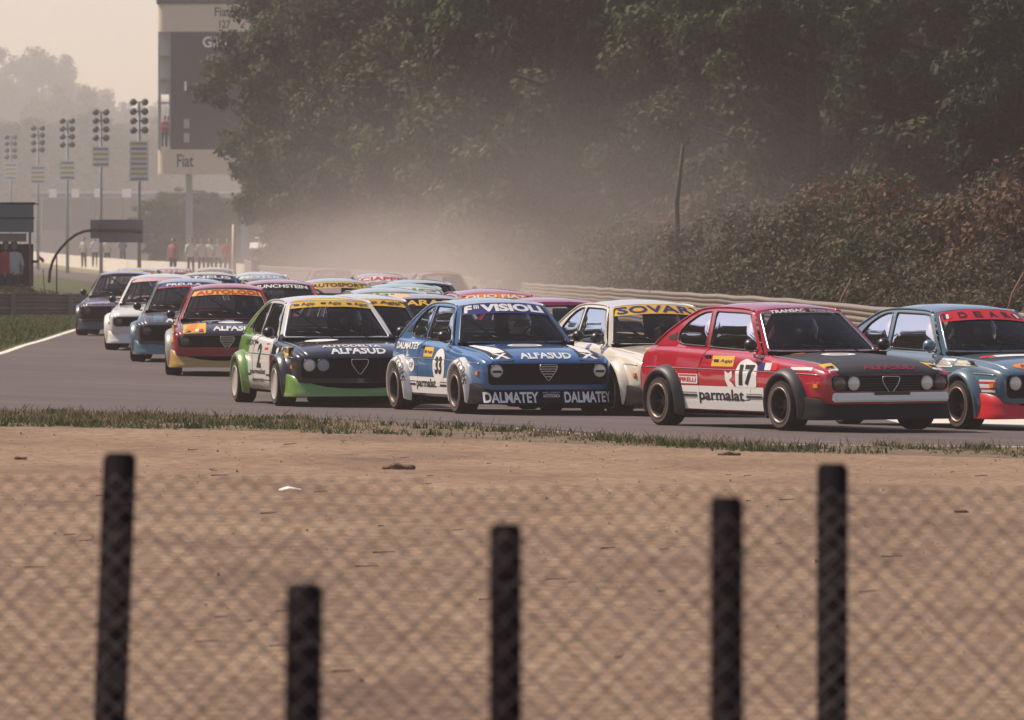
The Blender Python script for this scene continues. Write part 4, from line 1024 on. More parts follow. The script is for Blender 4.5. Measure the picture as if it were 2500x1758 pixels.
# pale wall at the end of the straight
q = MB(); P = [(-11.6, 326.0), (-12.4, 340.0), (-19.3, 380.0), (-27.0, 455.0), (-38.0, 574.0), (-60.0, 800.0)]
for a, b in zip(P, P[1:]):
    A, B = Vector(a), Vector(b); n_ = Vector((B-A).normalized()).orthogonal()*.15
    z = -.35; q.add([(A.x, A.y, z), (B.x, B.y, z), (B.x, B.y, .52), (A.x, A.y, .52), (A.x-n_.x, A.y-n_.y, z), (B.x-n_.x, B.y-n_.y, z), (B.x-n_.x, B.y-n_.y, .52), (A.x-n_.x, A.y-n_.y, .52)],
          [(0, 1, 2, 3), (4, 7, 6, 5), (3, 2, 6, 7), (0, 4, 5, 1), (0, 3, 7, 4), (1, 5, 6, 2)])
tag(q.build('barrier_wall', mat('pale_wall', (.66, .60, .50), .8, var=.3)), 'long low pale barrier wall in the haze beyond the pack', 'wall')

# ------------------------------------------------------------------ vegetation
def foliage(name, blobs, per, size, seed, droop=.2):
    """leaf faces scattered through clumps; blobs = (x, y, z, r)"""
    rnd = random.Random(seed); v = []; f = []; tint = []
    for bx, by, bz, r in blobs:
        base = rnd.random()*.6
        for _ in range(int(per*(r/.6)**2)):
            u = Vector((rnd.gauss(0, 1), rnd.gauss(0, 1), rnd.gauss(0, 1))).normalized(); rr = r*(rnd.random()**.45)
            c_ = Vector((bx, by, bz)) + Vector((u.x*rr, u.y*rr, u.z*rr*.75))
            nrm = (u + Vector((rnd.gauss(0, .5), rnd.gauss(0, .5), rnd.gauss(0, .5)+.35))).normalized()
            a = nrm.orthogonal().normalized(); a.rotate(Matrix.Rotation(rnd.random()*6.3, 3, nrm)); b = nrm.cross(a)
            s = size*rnd.uniform(.55, 1.3); i = len(v)
            v += [c_-a*s, c_-b*s*.5+a*s*.1, c_+a*s-Vector((0, 0, droop*s)), c_+b*s*.5+a*s*.1]; f.append((i, i+1, i+2, i+3))
            t_ = min(1, max(0, base+rnd.random()*.4)); tint += [t_]*4
    me = mesh(name, v, f, False); at_ = me.attributes.new('tint', 'FLOAT', 'POINT'); at_.data.foreach_set('value', tint); return me
def tree_meshes(seed, H, Rad, low, per=170, size=.115, nb=250):
    rnd = random.Random(seed); q = MB(); blobs = []
    tr = [(0, 0, -.3)]; x = y = 0
    for i in range(1, 8): x += rnd.gauss(0, .10); y += rnd.gauss(0, .10); tr.append((x, y, H*.86*i/7))
    q.tube(tr, .20*H/10, 9, r2=.04)
    tips = []
    for i in range(38):
        z = lerp(low, .88, (i+.5)/38)*H; a = i*2.4+rnd.random(); k = math.sin(math.pi*clamp((z/H-low*.5)/(1.08-low*.5), 0, 1))**.55
        L = Rad*k*rnd.uniform(.65, 1.05); i0 = clamp(int(z/(H*.86)*7), 0, 6); b = Vector(tr[i0])
        b.z = z-.3; e = b + Vector((math.cos(a)*L, math.sin(a)*L, L*.35)); mid = b.lerp(e, .5) + Vector((0, 0, -L*.04+rnd.gauss(0, .1)))
        q.tube([b, mid, e], .055*H/10, 5, r2=.012); tips += [e, mid, b.lerp(e, .78)]
        for _ in range(2):
            e2 = mid + Vector((rnd.gauss(0, .5), rnd.gauss(0, .5), rnd.gauss(.3, .3)))*L*.45; q.tube([mid, e2], .025, 4, r2=.008); tips.append(e2)
    for k in range(nb):
        t_ = rnd.choice(tips); blobs.append((t_.x+rnd.gauss(0, .3), t_.y+rnd.gauss(0, .3), t_.z+rnd.gauss(0, .3), rnd.uniform(.35, .85)))
    blobs.append((x, y, H*.95, .6)); blobs.append((x+.2, y, H*.88, .8))
    return q.me('trunk'), foliage('crown', blobs, per, size, seed)
M_bark = mat('bark', (.045, .036, .03), .9, bump=.6, bscale=12)
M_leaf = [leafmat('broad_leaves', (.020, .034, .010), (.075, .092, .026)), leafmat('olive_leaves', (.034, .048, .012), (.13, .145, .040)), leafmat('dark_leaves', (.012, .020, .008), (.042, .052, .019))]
M_bush = [leafmat('bramble_leaves', (.034, .028, .016), (.15, .118, .07)), leafmat('rusty_leaves', (.045, .026, .016), (.165, .092, .052)), leafmat('green_bush_leaves', (.022, .030, .012), (.085, .10, .036))]
TM = [tree_meshes(11, 11, 3.5, .04), tree_meshes(22, 12.5, 4.1, .06), tree_meshes(33, 10.5, 3.2, .03), tree_meshes(44, 13, 3.9, .10)]
def tree(x, y, k, s, label, lm, group='trees beyond the guard rail', rz=None, nm='tree'):
    t = thing(nm, label, 'tree', (x, y, gz(x, y)), random.random()*6.3 if rz is None else rz, group); t.scale = (s, s, s*random.uniform(.95, 1.08))
    link('trunk', TM[k][0], M_bark, t); link('crown', TM[k][1], lm, t); return t
lab_front = ['leafy tree with branches hanging low over the hedge', 'dense tree of mid green leaves behind the guard rail', 'tall shaggy tree reaching out of the top of the picture', 'broad tree with drooping boughs beyond the brambles']
lab_dark = 'dark tree deep in the wood, one of many in shade'
def railx(y): return interp(sorted([(p[1], p[0]) for p in rail]), y)
front = [(300, 4.1, 1, 1.0), (283, 5.9, 0, 1.0), (262, 3.9, 1, 1.05), (228, 2.6, 3, 1.0), (214, 4.2, 1, 1.0), (200, 5.0, 0, 1.05), (186, 6.0, 1, 1.0), (178, 9.0, 3, 1.05), (170, 12.0, 2, 1.0), (162, 9.5, 3, .95), (152, 12, 0, 1.0), (143, 12.5, 3, 1.0), (134, 14.0, 1, .95), (137, 8.4, 2, .80), (128, 8.0, 0, .74), (121, 9.2, 1, .80), (113, 8.6, 2, .85)]
for i, (D, off, k, s) in enumerate(front):
    x = railx(D)+off
    if i < 8: lab = 'green tree number %s along the dusty left part of the wood' % ''
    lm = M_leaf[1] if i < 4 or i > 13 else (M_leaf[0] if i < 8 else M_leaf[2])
    where = ['leftmost tree of the wood, its boughs covering the score tower', 'tree just right of the score tower, pale green in the haze', 'hazy olive tree, second row of the left wood edge', 'hazy tree with a bare lower trunk above the dust', 'green tree above the thickest dust', 'tree right of the thickest dust, low boughs', 'tree over the roof of the number 33 car', 'tree left of the bare trunk in the middle of the wood', 'dark tree behind the bare trunk in the middle of the wood', 'dark tree over the white SOVAR car', 'dark tree in the deepest shade of the wood', 'shaded tall tree above the red number 17 car', 'shaded broad tree right of the red number 17 car', 'light green sapling in front of the dark wood, right half', 'light green low tree right of the dark gap', 'sunlit tree near the right edge of the photo', 'sunlit tree cut by the right edge of the photo'][i]
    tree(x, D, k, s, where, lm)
rnd = random.Random(5)
def zone0(px): return 'of the wood above the %s' % ('leftmost cars' if px < 800 else 'number 2 car' if px < 950 else 'blue number 33 car' if px < 1250 else 'white SOVAR car')
for i, (px, D) in enumerate(((760, 305), (840, 318), (930, 300), (1010, 322), (820, 345), (760, 335), (880, 285), (960, 280), (1040, 275), (1110, 265), (1170, 255), (1000, 300), (1090, 290), (1180, 280), (1240, 240), (1290, 230), (1250, 265), (1330, 215), (1380, 205), (1350, 240))):
    tree((px-1250)*D/FPX, D, i % 3, 1.25, 'hazy back row tree '+zone0(px), M_leaf[0], 'back rows of the wood')
for i in range(34):
    D = 120+i*5.6; x = railx(D)+rnd.uniform(15, 19) + (0 if D < 230 else 2)
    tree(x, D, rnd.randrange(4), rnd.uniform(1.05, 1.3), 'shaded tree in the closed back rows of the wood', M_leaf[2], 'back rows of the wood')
for i in range(16):
    D = 128+i*12; x = railx(D)+rnd.uniform(24, 28)
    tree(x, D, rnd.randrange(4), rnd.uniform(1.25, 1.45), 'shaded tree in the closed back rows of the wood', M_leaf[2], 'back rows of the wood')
def zone(x, D):
    px = 1250+x*FPX/D
    for lim, s in ((760, 'near the marshal hut'), (1000, 'behind the thick of the dust'), (1250, 'above the blue number 33 car'), (1500, 'above the white SOVAR car'), (1750, 'above the tail of the red car'), (2000, 'above the roof of the red car'), (2230, 'above the red car bonnet'), (2500, 'above the pale blue car')):
        if px < lim: return s
    return 'past the right edge'
# trees on the other side of the road, out of the frame to the left (they mirror in the side windows)
for i in range(24):
    D = 66+i*9; x = -33-rnd.uniform(0, 5)
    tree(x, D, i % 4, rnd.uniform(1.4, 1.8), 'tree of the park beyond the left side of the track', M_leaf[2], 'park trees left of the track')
for i, px in enumerate((395, 440, 480, 520, 560, 600)):
    D = 445+(i % 3)*22; x = (px-1250)*D/FPX
    tree(x, D, i % 3, .36+.05*(i % 2), 'small hazy tree under the score tower, %s from the left' % ('first', 'second', 'third', 'fourth', 'fifth', 'sixth')[i], M_leaf[0], 'low trees under the score tower').scale.xy = (.62, .62)
# hedge of brambles and bushes
def bush_mesh(seed, H, Rad, nb=85, per=150, size=.062):
    rnd = random.Random(seed); b = []
    for k in range(nb):
        a = rnd.random()*6.3; r = Rad*rnd.random()**.5; zz = rnd.random(); b.append((r*math.cos(a), r*math.sin(a), H*zz*(1-.35*(r/Rad)**2)*.92+.12, rnd.uniform(.28, .55)))
    q = MB()
    for k in range(9):
        a = rnd.random()*6.3; e = (math.cos(a)*Rad*.6, math.sin(a)*Rad*.6, H*rnd.uniform(.45, .75)); q.tube([(0, 0, -.1), (e[0]*.4, e[1]*.4, e[2]*.55), e], .022, 4, r2=.006)
    return q.me('stems'), foliage('leaves', b, per, size, seed, .1)
BM_ = [bush_mesh(3, 2.2, 1.35), bush_mesh(4, 2.7, 1.5), bush_mesh(5, 1.8, 1.4), bush_mesh(6, 3.2, 1.3)]
i = 0; D = 98.0
while D < 300:
    for row, (o0, sc_) in enumerate(((1.9, .95), (4.1, 1.12))):
        x = railx(D)+o0+rnd.uniform(-.3, .4); k = rnd.randrange(4 if row else 3); s = sc_*rnd.uniform(.85, 1.12)*(1.12 if D > 165 else .76 if D < 124 else 1)
        mm = M_bush[rnd.choice((0, 0, 2) if row == 0 else (1, 1, 0, 2))]
        t = thing('bramble_bush', ('grey green' if mm is M_bush[0] else 'rusty brown' if mm is M_bush[1] else 'dull green')+' bramble in the '+('front' if row == 0 else 'back')+' hedge row, '+zone(x, D), 'bush', (x, D+rnd.uniform(-.5, .5), gz(x, D)-.05), rnd.random()*6.3, 'bramble bushes of the hedge')
        t.scale = (s, s, s); link('stems', BM_[k][0], M_bark, t); link('leaves', BM_[k][1], mm, t)
    D += 1.9 if D < 160 else 2.6
# pale bare trunk and a leaning sapling
for px, D, h, r, lab in ((1650, 160, 4.1, .08, 'thin bare trunk standing in the dark gap of the wood'),):
    x = (px-1250)*D/FPX; t = thing('tree', lab, 'tree', (x, D, gz(x, D)))
    q = MB(); q.tube([(0, 0, -.2), (.05, 0, h*.35), (.02, 0, h*.7), (.15, 0, h)], r, 8, r2=r*.5); q.build('trunk', mat('pale_bark', (.055, .046, .038), .85, bump=.4, bscale=10), t, True)
for px, py, L in ((2062, 712, .75), (2480, 700, .8)):
    D = 124 if px < 2200 else 111; x = (px-1250)*D/FPX; z = HC-(py-HZ)*D/FPX
    t = thing('dead_branch', 'reddish dead branch sticking out of the hedge, '+('above the red car' if px < 2200 else 'near the right edge'), 'branch', (x, D, z))
    q = MB(); q.tube([(-.18, 0, -.6), (-.05, 0, -.1), (.12, 0, .22)], .022, 5, r2=.012); q.tube([(-.05, 0, -.1), (.15, 0, .05)], .012, 4); q.build('branch', mat('red_branch', (.30, .13, .10), .8), t, True)
# far tree line on the left
for i in range(17):
    D = 700+rnd.uniform(-40, 120); px = -60+i*38+rnd.uniform(-8, 8)
    hh = 15.0 + 1.0*math.sin(i*1.7)
    if 65 < px < 105: hh = 21.5
    elif 40 < px < 140 or 165 < px < 205: hh = 17.8
    x = (px-1250)*D/FPX; k = i % 4; s = hh/[11, 12.5, 10.5, 13][k]*D/760
    t = tree(x, D, k, s, 'tall bushy tree standing above the hazy far tree line' if hh > 18 else 'low tree of the hazy far tree line', M_leaf[0], 'far tree line in the haze')
    t.scale = (s*.95, s*.95, s)
for i in range(20):
    D = 640+rnd.uniform(-20, 30); px = -80+i*36; x = (px-1250)*D/FPX
    t = tree(x, D, i % 4, .92+rnd.random()*.2, 'low hazy tree in the front of the far tree line', M_leaf[0], 'far tree line in the haze'); t.scale = (1.2, 1.2, t.scale[2])
# ------------------------------------------------------------------ score tower
def pt(px, py, D): return ((px-1250)*D/FPX, D, HC-(py-HZ)*D/FPX)
D = 400; x0 = pt(385, 0, D)[0]; zb, z1, z2, zt = pt(0, 425, D)[2], pt(0, 365, D)[2], pt(0, 78, D)[2], pt(0, 10, D)[2]
t = thing('score_tower', 'tall race score tower with cream bands above and below a dark board', 'tower', (x0, D, 0))
M_cream = mat('cream_panel', (.62, .50, .38), .7, var=.15); M_board = mat('dark_board', (.025, .022, .026), .7); M_steel = mat('grey_steel', (.30, .31, .31), .6)
def band(z0, z1_, name):
    q = MB(); n = 8; v = []; f = []
    pr = [(.55-.55*math.cos(i*math.pi/2/n), .55-.55*math.sin(i*math.pi/2/n)) for i in range(n+1)]
    pr = [(p[0], p[1]) for p in pr]+[(9.0, 0), (9.0, 2.4), (0, 2.4)]
    for a, b in pr: v += [(a, b, z0), (a, b, z1_)]
    m = len(pr)
    for i in range(m): j = (i+1) % m; f.append((2*i, 2*j, 2*j+1, 2*i+1))
    f += [tuple(2*i+1 for i in range(m)), tuple(2*i for i in range(m))[::-1]]
    q.add(v, f); return q.build(name, M_cream, t)
bt = band(z2, zt, 'upper_band'); bb = band(zb, z1, 'lower_band')
q = MB(); q.box(.72, 9.0, .12, 1.9, z1, z2); bo = q.build('board', M_board, t)
q = MB(); q.box(-.05, 9.0, -.1, 2.5, zt, zt+.25); q.build('roof', M_board, t)
q = MB()
for xx in (.06, .66): q.box(xx-.04, xx+.04, .2, .3, z1, z2); q.box(xx-.04, xx+.04, 1.9, 2.0, z1, z2)
for z in [lerp(z1, z2, k/5) for k in range(1, 5)]: q.box(.03, .70, .18, 2.0, z-.05, z+.03)
q.build('stair_bay', M_steel, t)
q = MB(); q.box(.02, .70, 1.0, 1.06, z1+3.0, z2); q.build('stair_glazing', mat('milky_glazing', (.45, .47, .44), .4), t)
q = MB()
for xx in (1.5, 4.5, 8.0): q.box(xx, xx+.35, .6, 1.0, -.4, zb)
q.build('legs', M_steel, t)
def flat_text(s, x, z, w, h, m, par, y, bold=.02, name='lettering'):
    v, f = text2d(s, bold); return link(name, mesh(name, [(x+a*w, y, z+b*h) for a, b in v], f, False), m, par)
flat_text('Fiat', 3.1, lerp(z2, zt, .55), .85, .5, M_ink, bt, -.012); flat_text('127', 3.35, lerp(z2, zt, .12), .6, .45, M_ink, bt, -.012)
flat_text('Fiat', 1.05, lerp(zb, z1, .28), .9, .7, M_ink, bb, -.012)
flat_text('GIRI', 2.45, z2-.85, 1.3, .6, M_wflat, bo, .10); flat_text('1', 1.45, lerp(z1, z2, .5), .12, .5, M_wflat, bo, .10)
for zz in (.18, .06):
    q = MB(); q.box(1.42, 1.72, .09, .115, lerp(z1, z2, zz), lerp(z1, z2, zz)+.5); q.build('number_plate', M_grey, bo)
person(x0+.35, D+.6, z1+.05, R(-90), 'person in a red top standing on the open stair bay of the score tower', mat('red_shirt', (.5, .04, .05), .8), M_bsuit)
person(x0+.5, D+1.4, z1+.05, R(-90), 'person in a white top on the stair bay of the score tower', M_wsuit, M_bsuit)
# ------------------------------------------------------------------ lamp and sign masts along the straight
M_horn = mat('horn_grey', (.12, .105, .10), .7); M_yelr = mat('yellow_board', (.55, .42, .10), .6)
def mast(px, D, top, rows, s0, s1, lab):
    x = (px-1250)*D/FPX; g0 = gz(x, D); zt_ = HC-(top-HZ)*D/FPX
    t = thing('signal_mast', lab, 'mast', (x, D, g0), 0, 'masts along the straight')
    q = MB(); q.tube([(0, 0, -.1), (0, 0, zt_-g0-.1)], .09, 8, r2=.06); q.build('pole', M_steel, t, True)
    for k in range(4):
        zz = zt_-g0-.12-k*.42
        for sg in (-1, 1):
            q = MB(); q.lathe([(0, -.12), (.09, -.10), (.15, .0), (.165, .08), (0, .06)], (sg*.26, -.12, zz), 'y', 14); q.build('horn', M_horn, t, True)
        q = MB(); q.box(-.26, .26, -.03, .03, zz-.03, zz+.03); q.build('crossarm', M_flat, t)
    za, zc_ = HC-(s1-HZ)*D/FPX-g0, HC-(s0-HZ)*D/FPX-g0
    q = MB(); q.box(-.42, .42, -.16, -.10, za, zc_); b = q.build('sign_board', M_wflat, t); n = rows
    for k in range(n):
        z = lerp(za, zc_, (k+.5)/n); q = MB(); q.box(-.36, .36, -.172, -.162, z-(zc_-za)/n*.22, z+(zc_-za)/n*.22); q.build('sign_row', M_yelr if k % 3 else M_steel, b)
mast(340, 330, 243, 8, 345, 443, 'nearest and tallest mast with black horns and a long striped sign')
mast(247, 360, 268, 4, 358, 408, 'second nearest horn mast, with a square white framed sign')
mast(165, 392, 290, 4, 392, 440, 'middle one of the horn masts, hazy, with a yellow striped sign')
mast(93, 428, 308, 4, 405, 449, 'fourth horn mast from the right, very hazy')
mast(27, 470, 330, 4, 398, 440, 'farthest horn mast, faint at the left edge')
# ------------------------------------------------------------------ grandstand in the haze
D = 560; xa = pt(95, 0, D)[0]; xb = pt(640, 0, D)[0]; zt = pt(0, 468, D)[2]
t = thing('grandstand', 'long low dark grandstand in the haze behind the masts', 'building', (xa, D, 0))
q = MB(); q.box(0, xb-xa, 4, 12, -.4, zt-.5); q.build('wall', mat('stand_wall', (.10, .08, .075), .9, var=.4), t)
q = MB(); q.add([(-.5, 0, zt-.15), (xb-xa+.5, 0, zt-.15), (xb-xa+.5, 13, zt+.1), (-.5, 13, zt+.1), (-.5, 0, zt-.4), (xb-xa+.5, 0, zt-.4), (xb-xa+.5, 13, zt-.2), (-.5, 13, zt-.2)], [(0, 1, 2, 3), (4, 7, 6, 5), (0, 4, 5, 1), (1, 5, 6, 2), (2, 6, 7, 3), (3, 7, 4, 0)]); q.build('roof', M_board, t)
q = MB()
for k in range(5): q.box(0, xb-xa, .6+k*.7, 1.3+k*.7, -.4, .3+k*.45)
q.build('terrace', mat('terrace_concrete', (.22, .18, .15), .9, var=.5), t)
for px in (130, 185, 240, 310):
    X = pt(px, 0, D)[0]-xa; w = .28 if px != 310 else .34; q = MB(); q.box(X-w, X+w, -.35, -.30, pt(0, 482, D)[2], pt(0, 461, D)[2]); q.build('white_panel', M_wflat, t)
for k in range(9):
    X = (xb-xa)*k/8; q = MB(); q.box(X-.12, X+.12, .2, .44, -.4, zt-.4); q.build('column', M_flat, t)
# onlookers and marshal things beyond the pack
cols = [mat('pink_shirt', (.5, .16, .16), .8), M_wsuit, mat('blue_shirt', (.12, .16, .28), .8), mat('cream_shirt', (.6, .52, .4), .8), mat('red_shirt', (.5, .04, .05), .8)]
for i, (px, D, ci, lab) in enumerate(((423, 330, 0, 'person in pink standing beyond the low wall, alone'), (466, 345, 1, 'person in white left of the group by the white post'), (492, 345, 1, 'person in pale clothes in the middle of the group by the white post'), (513, 345, 3, 'person in cream in the group by the white post'),
        (533, 345, 1, 'person in white right of the group by the white post'), (556, 340, 4, 'person in dark red beside the white post'), (205, 420, 3, 'tiny person in cream left in the haze beyond the wall'), (232, 425, 1, 'tiny person in white in the haze beyond the wall'), (262, 418, 3, 'tiny person in tan right in the haze beyond the wall'), (300, 430, 2, 'tiny person in blue farthest right beyond the wall'))):
    x = (px-1250)*D/FPX; person(x, D, gz(x, D)+.15, R(-90+random.uniform(-30, 30)), lab, cols[ci], M_bsuit, i % 2, 'onlookers beyond the wall')
D = 300; x = (571-1250)*D/FPX
q = MB(); q.tube([(x, D, -.4), (x, D, HC-(548-HZ)*D/FPX)], .10, 8, r2=.07); tag(q.build('white_post', mat('peeling_post', (.62, .5, .42), .7), None, True), 'tall whitish post standing left of the dust behind the pack', 'post')
D = 290; xL = (615-1250)*D/FPX; g0 = gz(xL, D); w = 66*D/FPX
t = thing('marshal_hut', 'small marshal hut with a white awning and white counter left of the dust', 'hut', (xL, D, g0))
z = lambda py: HC-(py-HZ)*D/FPX-g0
q = MB(); q.box(.05, w, 0, 1.2, 0, z(604)); q.build('wall', mat('hut_wall', (.10, .08, .075), .9), t)
q = MB(); q.add([(-.08, -.6, z(604)-.12), (w+.05, -.6, z(601)-.12), (w+.05, .3, z(594)), (-.08, .3, z(596)), (-.08, -.6, z(604)-.04), (w+.05, -.6, z(601)-.04), (w+.05, .3, z(594)+.06), (-.08, .3, z(596)+.06)], [(0, 1, 5, 4), (4, 5, 6, 7), (0, 3, 2, 1), (3, 7, 6, 2), (0, 4, 7, 3), (1, 2, 6, 5)]); q.build('awning', M_wflat, t)
q = MB(); q.box(-.1, .25, -.5, -.1, z(636), z(627)); q.box(.25, w, -.45, -.2, z(634), z(629)); q.build('counter', M_wflat, t)
q = MB(); q.box(.0, .06, -.55, -.5, 0, z(604)); q.box(w-.06, w, -.55, -.5, 0, z(604)); q.build('awning_post', M_steel, t)
q = MB(); q.lathe([(0, .06), (.16, .04), (.17, 0), (0, 0)], (.28, .2, z(582)), 'z', 12); q.tube([(.28, .2, z(596)), (.28, .2, z(583))], .02, 5); q.build('roof_vent', M_wflat, t)
# ------------------------------------------------------------------ marshal post at the left edge
D = 200; g = pt(0, 0, D); xr = pt(82, 0, D)[0]; xl = pt(-260, 0, D)[0]
t = thing('marshal_post', 'grey blue canopied marshal post on a dark bank at the left edge', 'marshal post', (xl, D, gz(xl, D)))
g0 = gz(xl, D); zz = lambda py: HC-(py-HZ)*D/FPX-g0; L = xr-xl
M_gb = mat('grey_blue_panel', (.14, .18, .19), .6, var=.2)
q = MB(); q.box(0, L, 0, .08, zz(532), zz(499)); q.box(0, L, .0, .08, zz(567), zz(533)); a_ = q.build('canopy_panel', M_gb, t)
q = MB(); q.box(-.05, L+.05, -.02, .12, zz(498), zz(494)); q.box(-.05, L+.04, -.02, -.003, zz(534), zz(531)); q.build('canopy_edge', M_flat, t)
q = MB(); q.box(0, L, .1, 2.4, zz(499), zz(496)); q.build('roof', M_gb, t)
q = MB(); q.box(L-1.1, L-.12, .25, 1.8, zz(700), zz(596)); q.build('cabin', M_flat, t)
q = MB(); q.box(0, L-1.15, .6, .7, zz(640), zz(600)); q.box(0, L, .5, 2.2, zz(642), zz(636)); q.build('platform', M_flat, t)
for xx in (.1, L*.5, L-.1, L-1.12): q = MB(); q.tube([(xx, .06, -.3), (xx, .06, zz(530))], .035, 6); q.build('canopy_post', mat('rusty_post', (.22, .11, .08), .8), t, True)
q = MB(); q.box(L-1.15, L-.2, .08, .11, zz(590), zz(570)); q.build('grey_board', mat('grey_board', (.26, .23, .24), .7), t)
for px, sc_, lab in ((12, 4, 'person in a red shirt under the canopy of the left marshal post'), (33, 1, 'person in a white shirt under the canopy of the left marshal post')):
    person(pt(px, 0, D)[0], D+.3, g0+zz(748), R(-90), lab, cols[sc_], M_bsuit)
v = []; f = []; n = 26
bank = [(-34, 0), (-17, 0), (-14.6, 0), (-13.3, 0), (-12.4, 0), (-11.0, 0)]
hz_ = [1.25, 1.2, 1.05, .75, .35, 0]
for i, ((bx, _), h) in enumerate(zip(bank, hz_)):
    for j in range(7): yy = 196+j*2; v.append((bx+.3*math.sin(j*2+i), yy, gz(bx, yy)-.05+h*math.sin(math.pi*j/6)**.6))
for i in range(5):
    for j in range(6): a = i*7+j; f.append((a, a+7, a+8, a+1))
o = link('earth_bank', mesh('earth_bank', v, f), m_grass); o['kind'] = 'structure'
for k, bx in enumerate((-13.3, -12.6, -11.9, -11.6)):
    t = thing('bramble_bush', 'scrubby bush on the dark bank behind the left guard rail, %s' % ('next to the marshal post', 'below the curved pole', 'right of the curved pole', 'last before the track')[k], 'bush', (bx, 198+k, gz(bx, 198)), k, 'scrub on the left bank')
    s = (.42, .36, .3, .3)[k]; t.scale = (s, s, s); link('stems', BM_[2][0], M_bark, t); link('leaves', BM_[2][1], M_bush[k % 2], t)
D = 205
t = thing('gantry_sign', 'grey backed sign panel hanging from a curved pole over the left verge', 'sign', (pt(120, 0, D)[0], D, 0)); ox = t.location.x
pp = [pt(px, py, D) for px, py in ((120, 690), (122, 662), (128, 640), (137, 622), (148, 607), (165, 588), (185, 573), (205, 565), (225, 562), (300, 564), (346, 566))]
q = MB(); q.tube([(a-ox, 0, c_) for a, b, c_ in pp], .04, 7); q.build('curved_pole', M_flat, t, True)
M_gp = mat('grey_sign_back', (.17, .155, .17), .7, var=.2)
q = MB(); a = pt(242, 592, D); b = pt(349, 536, D); q.box(a[0]-ox, b[0]-ox, .05, .10, a[2], b[2]); q.build('sign_panel', M_gp, t)
q = MB(); a = pt(220, 582, D); b = pt(246, 537, D); q.box(a[0]-ox, b[0]-ox, .14, .18, a[2], b[2]); q.build('sign_panel', mat('pale_sign_back', (.24, .22, .25), .7), t)
q = MB(); a = pt(138, 690, D); q.tube([(a[0]-ox, .1, -.2), (a[0]-ox, .1, pt(0, 626, D)[2])], .02, 5); q.build('stay_post', M_flat, t, True)
X, Y = (101-1250)*215/FPX, 215
t = thing('flag', 'small red flag held out beside the curved pole', 'flag', (X, Y, gz(X, Y)))
q = MB(); q.tube([(.12, 0, 0), (.05, 0, HC-(640-HZ)*Y/FPX)], .012, 5); q.build('flag_stick', M_flat, t, True)
zc_ = HC-(634-HZ)*Y/FPX-gz(X, Y); q = MB(); q.add([(-.07, 0, zc_+.12), (.02, .03, zc_+.06), (.09, 0, zc_+.0), (.06, .02, zc_-.10), (.0, 0, zc_-.05), (-.06, .02, zc_+.0)], [(0, 1, 4, 5), (1, 2, 3, 4)]); q.build('cloth', M_redv, t)

# ------------------------------------------------------------------ foreground chain-link fences
M_conc = mat('dark_fence_post', (.009, .005, .007), .9, spec=.1, var=.3)
M_wire = mat('galvanised_wire', (.15, .115, .105), .6, metal=.2)
def link_fence(name, label, y0, x0, x1, ztop0, ztop1, pitch, wire, slope=0.0, posts=(), z_low=-.4):
    """diamond mesh between x0 and x1; bent zigzag wires hooked into each other"""
    t = thing(name, label, 'fence', ((x0+x1)/2, y0, 0), 0, 'chain link fences in the foreground'); mx_ = (x0+x1)/2
    q = MB(); n = int((x1-x0)/(pitch*.5)); zl = z_low; rnd2 = random.Random(int(y0*10))
    for i in range(n):
        xa_ = x0+i*pitch*.5; zt_ = lerp(ztop0, ztop1, i/n); k = int((zt_-zl)/(pitch*.5)); P = []
        for j in range(k+1):
            xx = xa_ + (pitch*.53 if (j+i) % 2 else -pitch*.03); sag = .006*math.sin(xa_*2.2+j*.11)
            P.append((xx-mx_+sag, slope*(xx-mx_)+(.004 if (j % 2) else -.004), zl+j*pitch*.5+.004*math.sin(xa_*5)))
        q.tube(P, wire, 4)
    q.build('mesh_wire', M_wire, t)
    for (xb_, zt_, w_, lean) in posts:
        bm = bmesh.new(); zc0 = -1.2
        bmesh.ops.create_cube(bm, size=1.0)
        for vv in bm.verts:
            top = vv.co.z > 0; w2_ = w_*1.12; vv.co = Vector((vv.co.x*w2_+(xb_-mx_)+(0 if top else -lean), vv.co.y*w_+.06+slope*(xb_-mx_), zt_ if top else zc0))
        bmesh.ops.bevel(bm, geom=bm.edges[:], offset=w_*.12, segments=3, affect='EDGES')
        me = bpy.data.meshes.new('post'); bm.to_mesh(me); bm.free(); me.polygons.foreach_set('use_smooth', [True]*len(me.polygons)); po = link('post', me, M_conc, t)
        for zz_ in (.12, .42, .75):
            q = MB(); zt2 = zt_-zz_; cx_ = xb_-mx_-lean*zz_/(zt_-zc0); h_ = w_*.56+.004; cy_ = .06+slope*(xb_-mx_)
            q.tube([(cx_-h_, cy_-h_, zt2), (cx_+h_, cy_-h_, zt2+.01), (cx_+h_, cy_+h_, zt2+.014), (cx_-h_, cy_+h_, zt2+.004)], .0025, 4, True); q.build('tie_wire', M_wire, po)
    return t
def ptz(px, py, D): a = pt(px, py, D); return a[0], a[2]
DA = 18.0
pA = [(ptz(289, 1108, DA)[0], ptz(0, 1108, DA)[1], .070, .10), (ptz(2035, 1134, DA)[0], ptz(0, 1134, DA)[1], .066, .0)]
link_fence('chain_link_fence', 'blurred chain link fence with two taller dark posts, farther one in the foreground', DA, -3.2, 3.2, ptz(0, 1122, DA)[1]-.03, ptz(0, 1150, DA)[1]-.03, .052, .0029, 0.0, pA)
DB = 14.0
pB = [(ptz(742, 1428, DB)[0], ptz(0, 1428, DB)[1], .062, .035), (ptz(1234, 1282, DB)[0], ptz(0, 1282, DB)[1], .055, .0), (ptz(1777, 1216, DB)[0], ptz(0, 1216, DB)[1], .056, 0.0)]
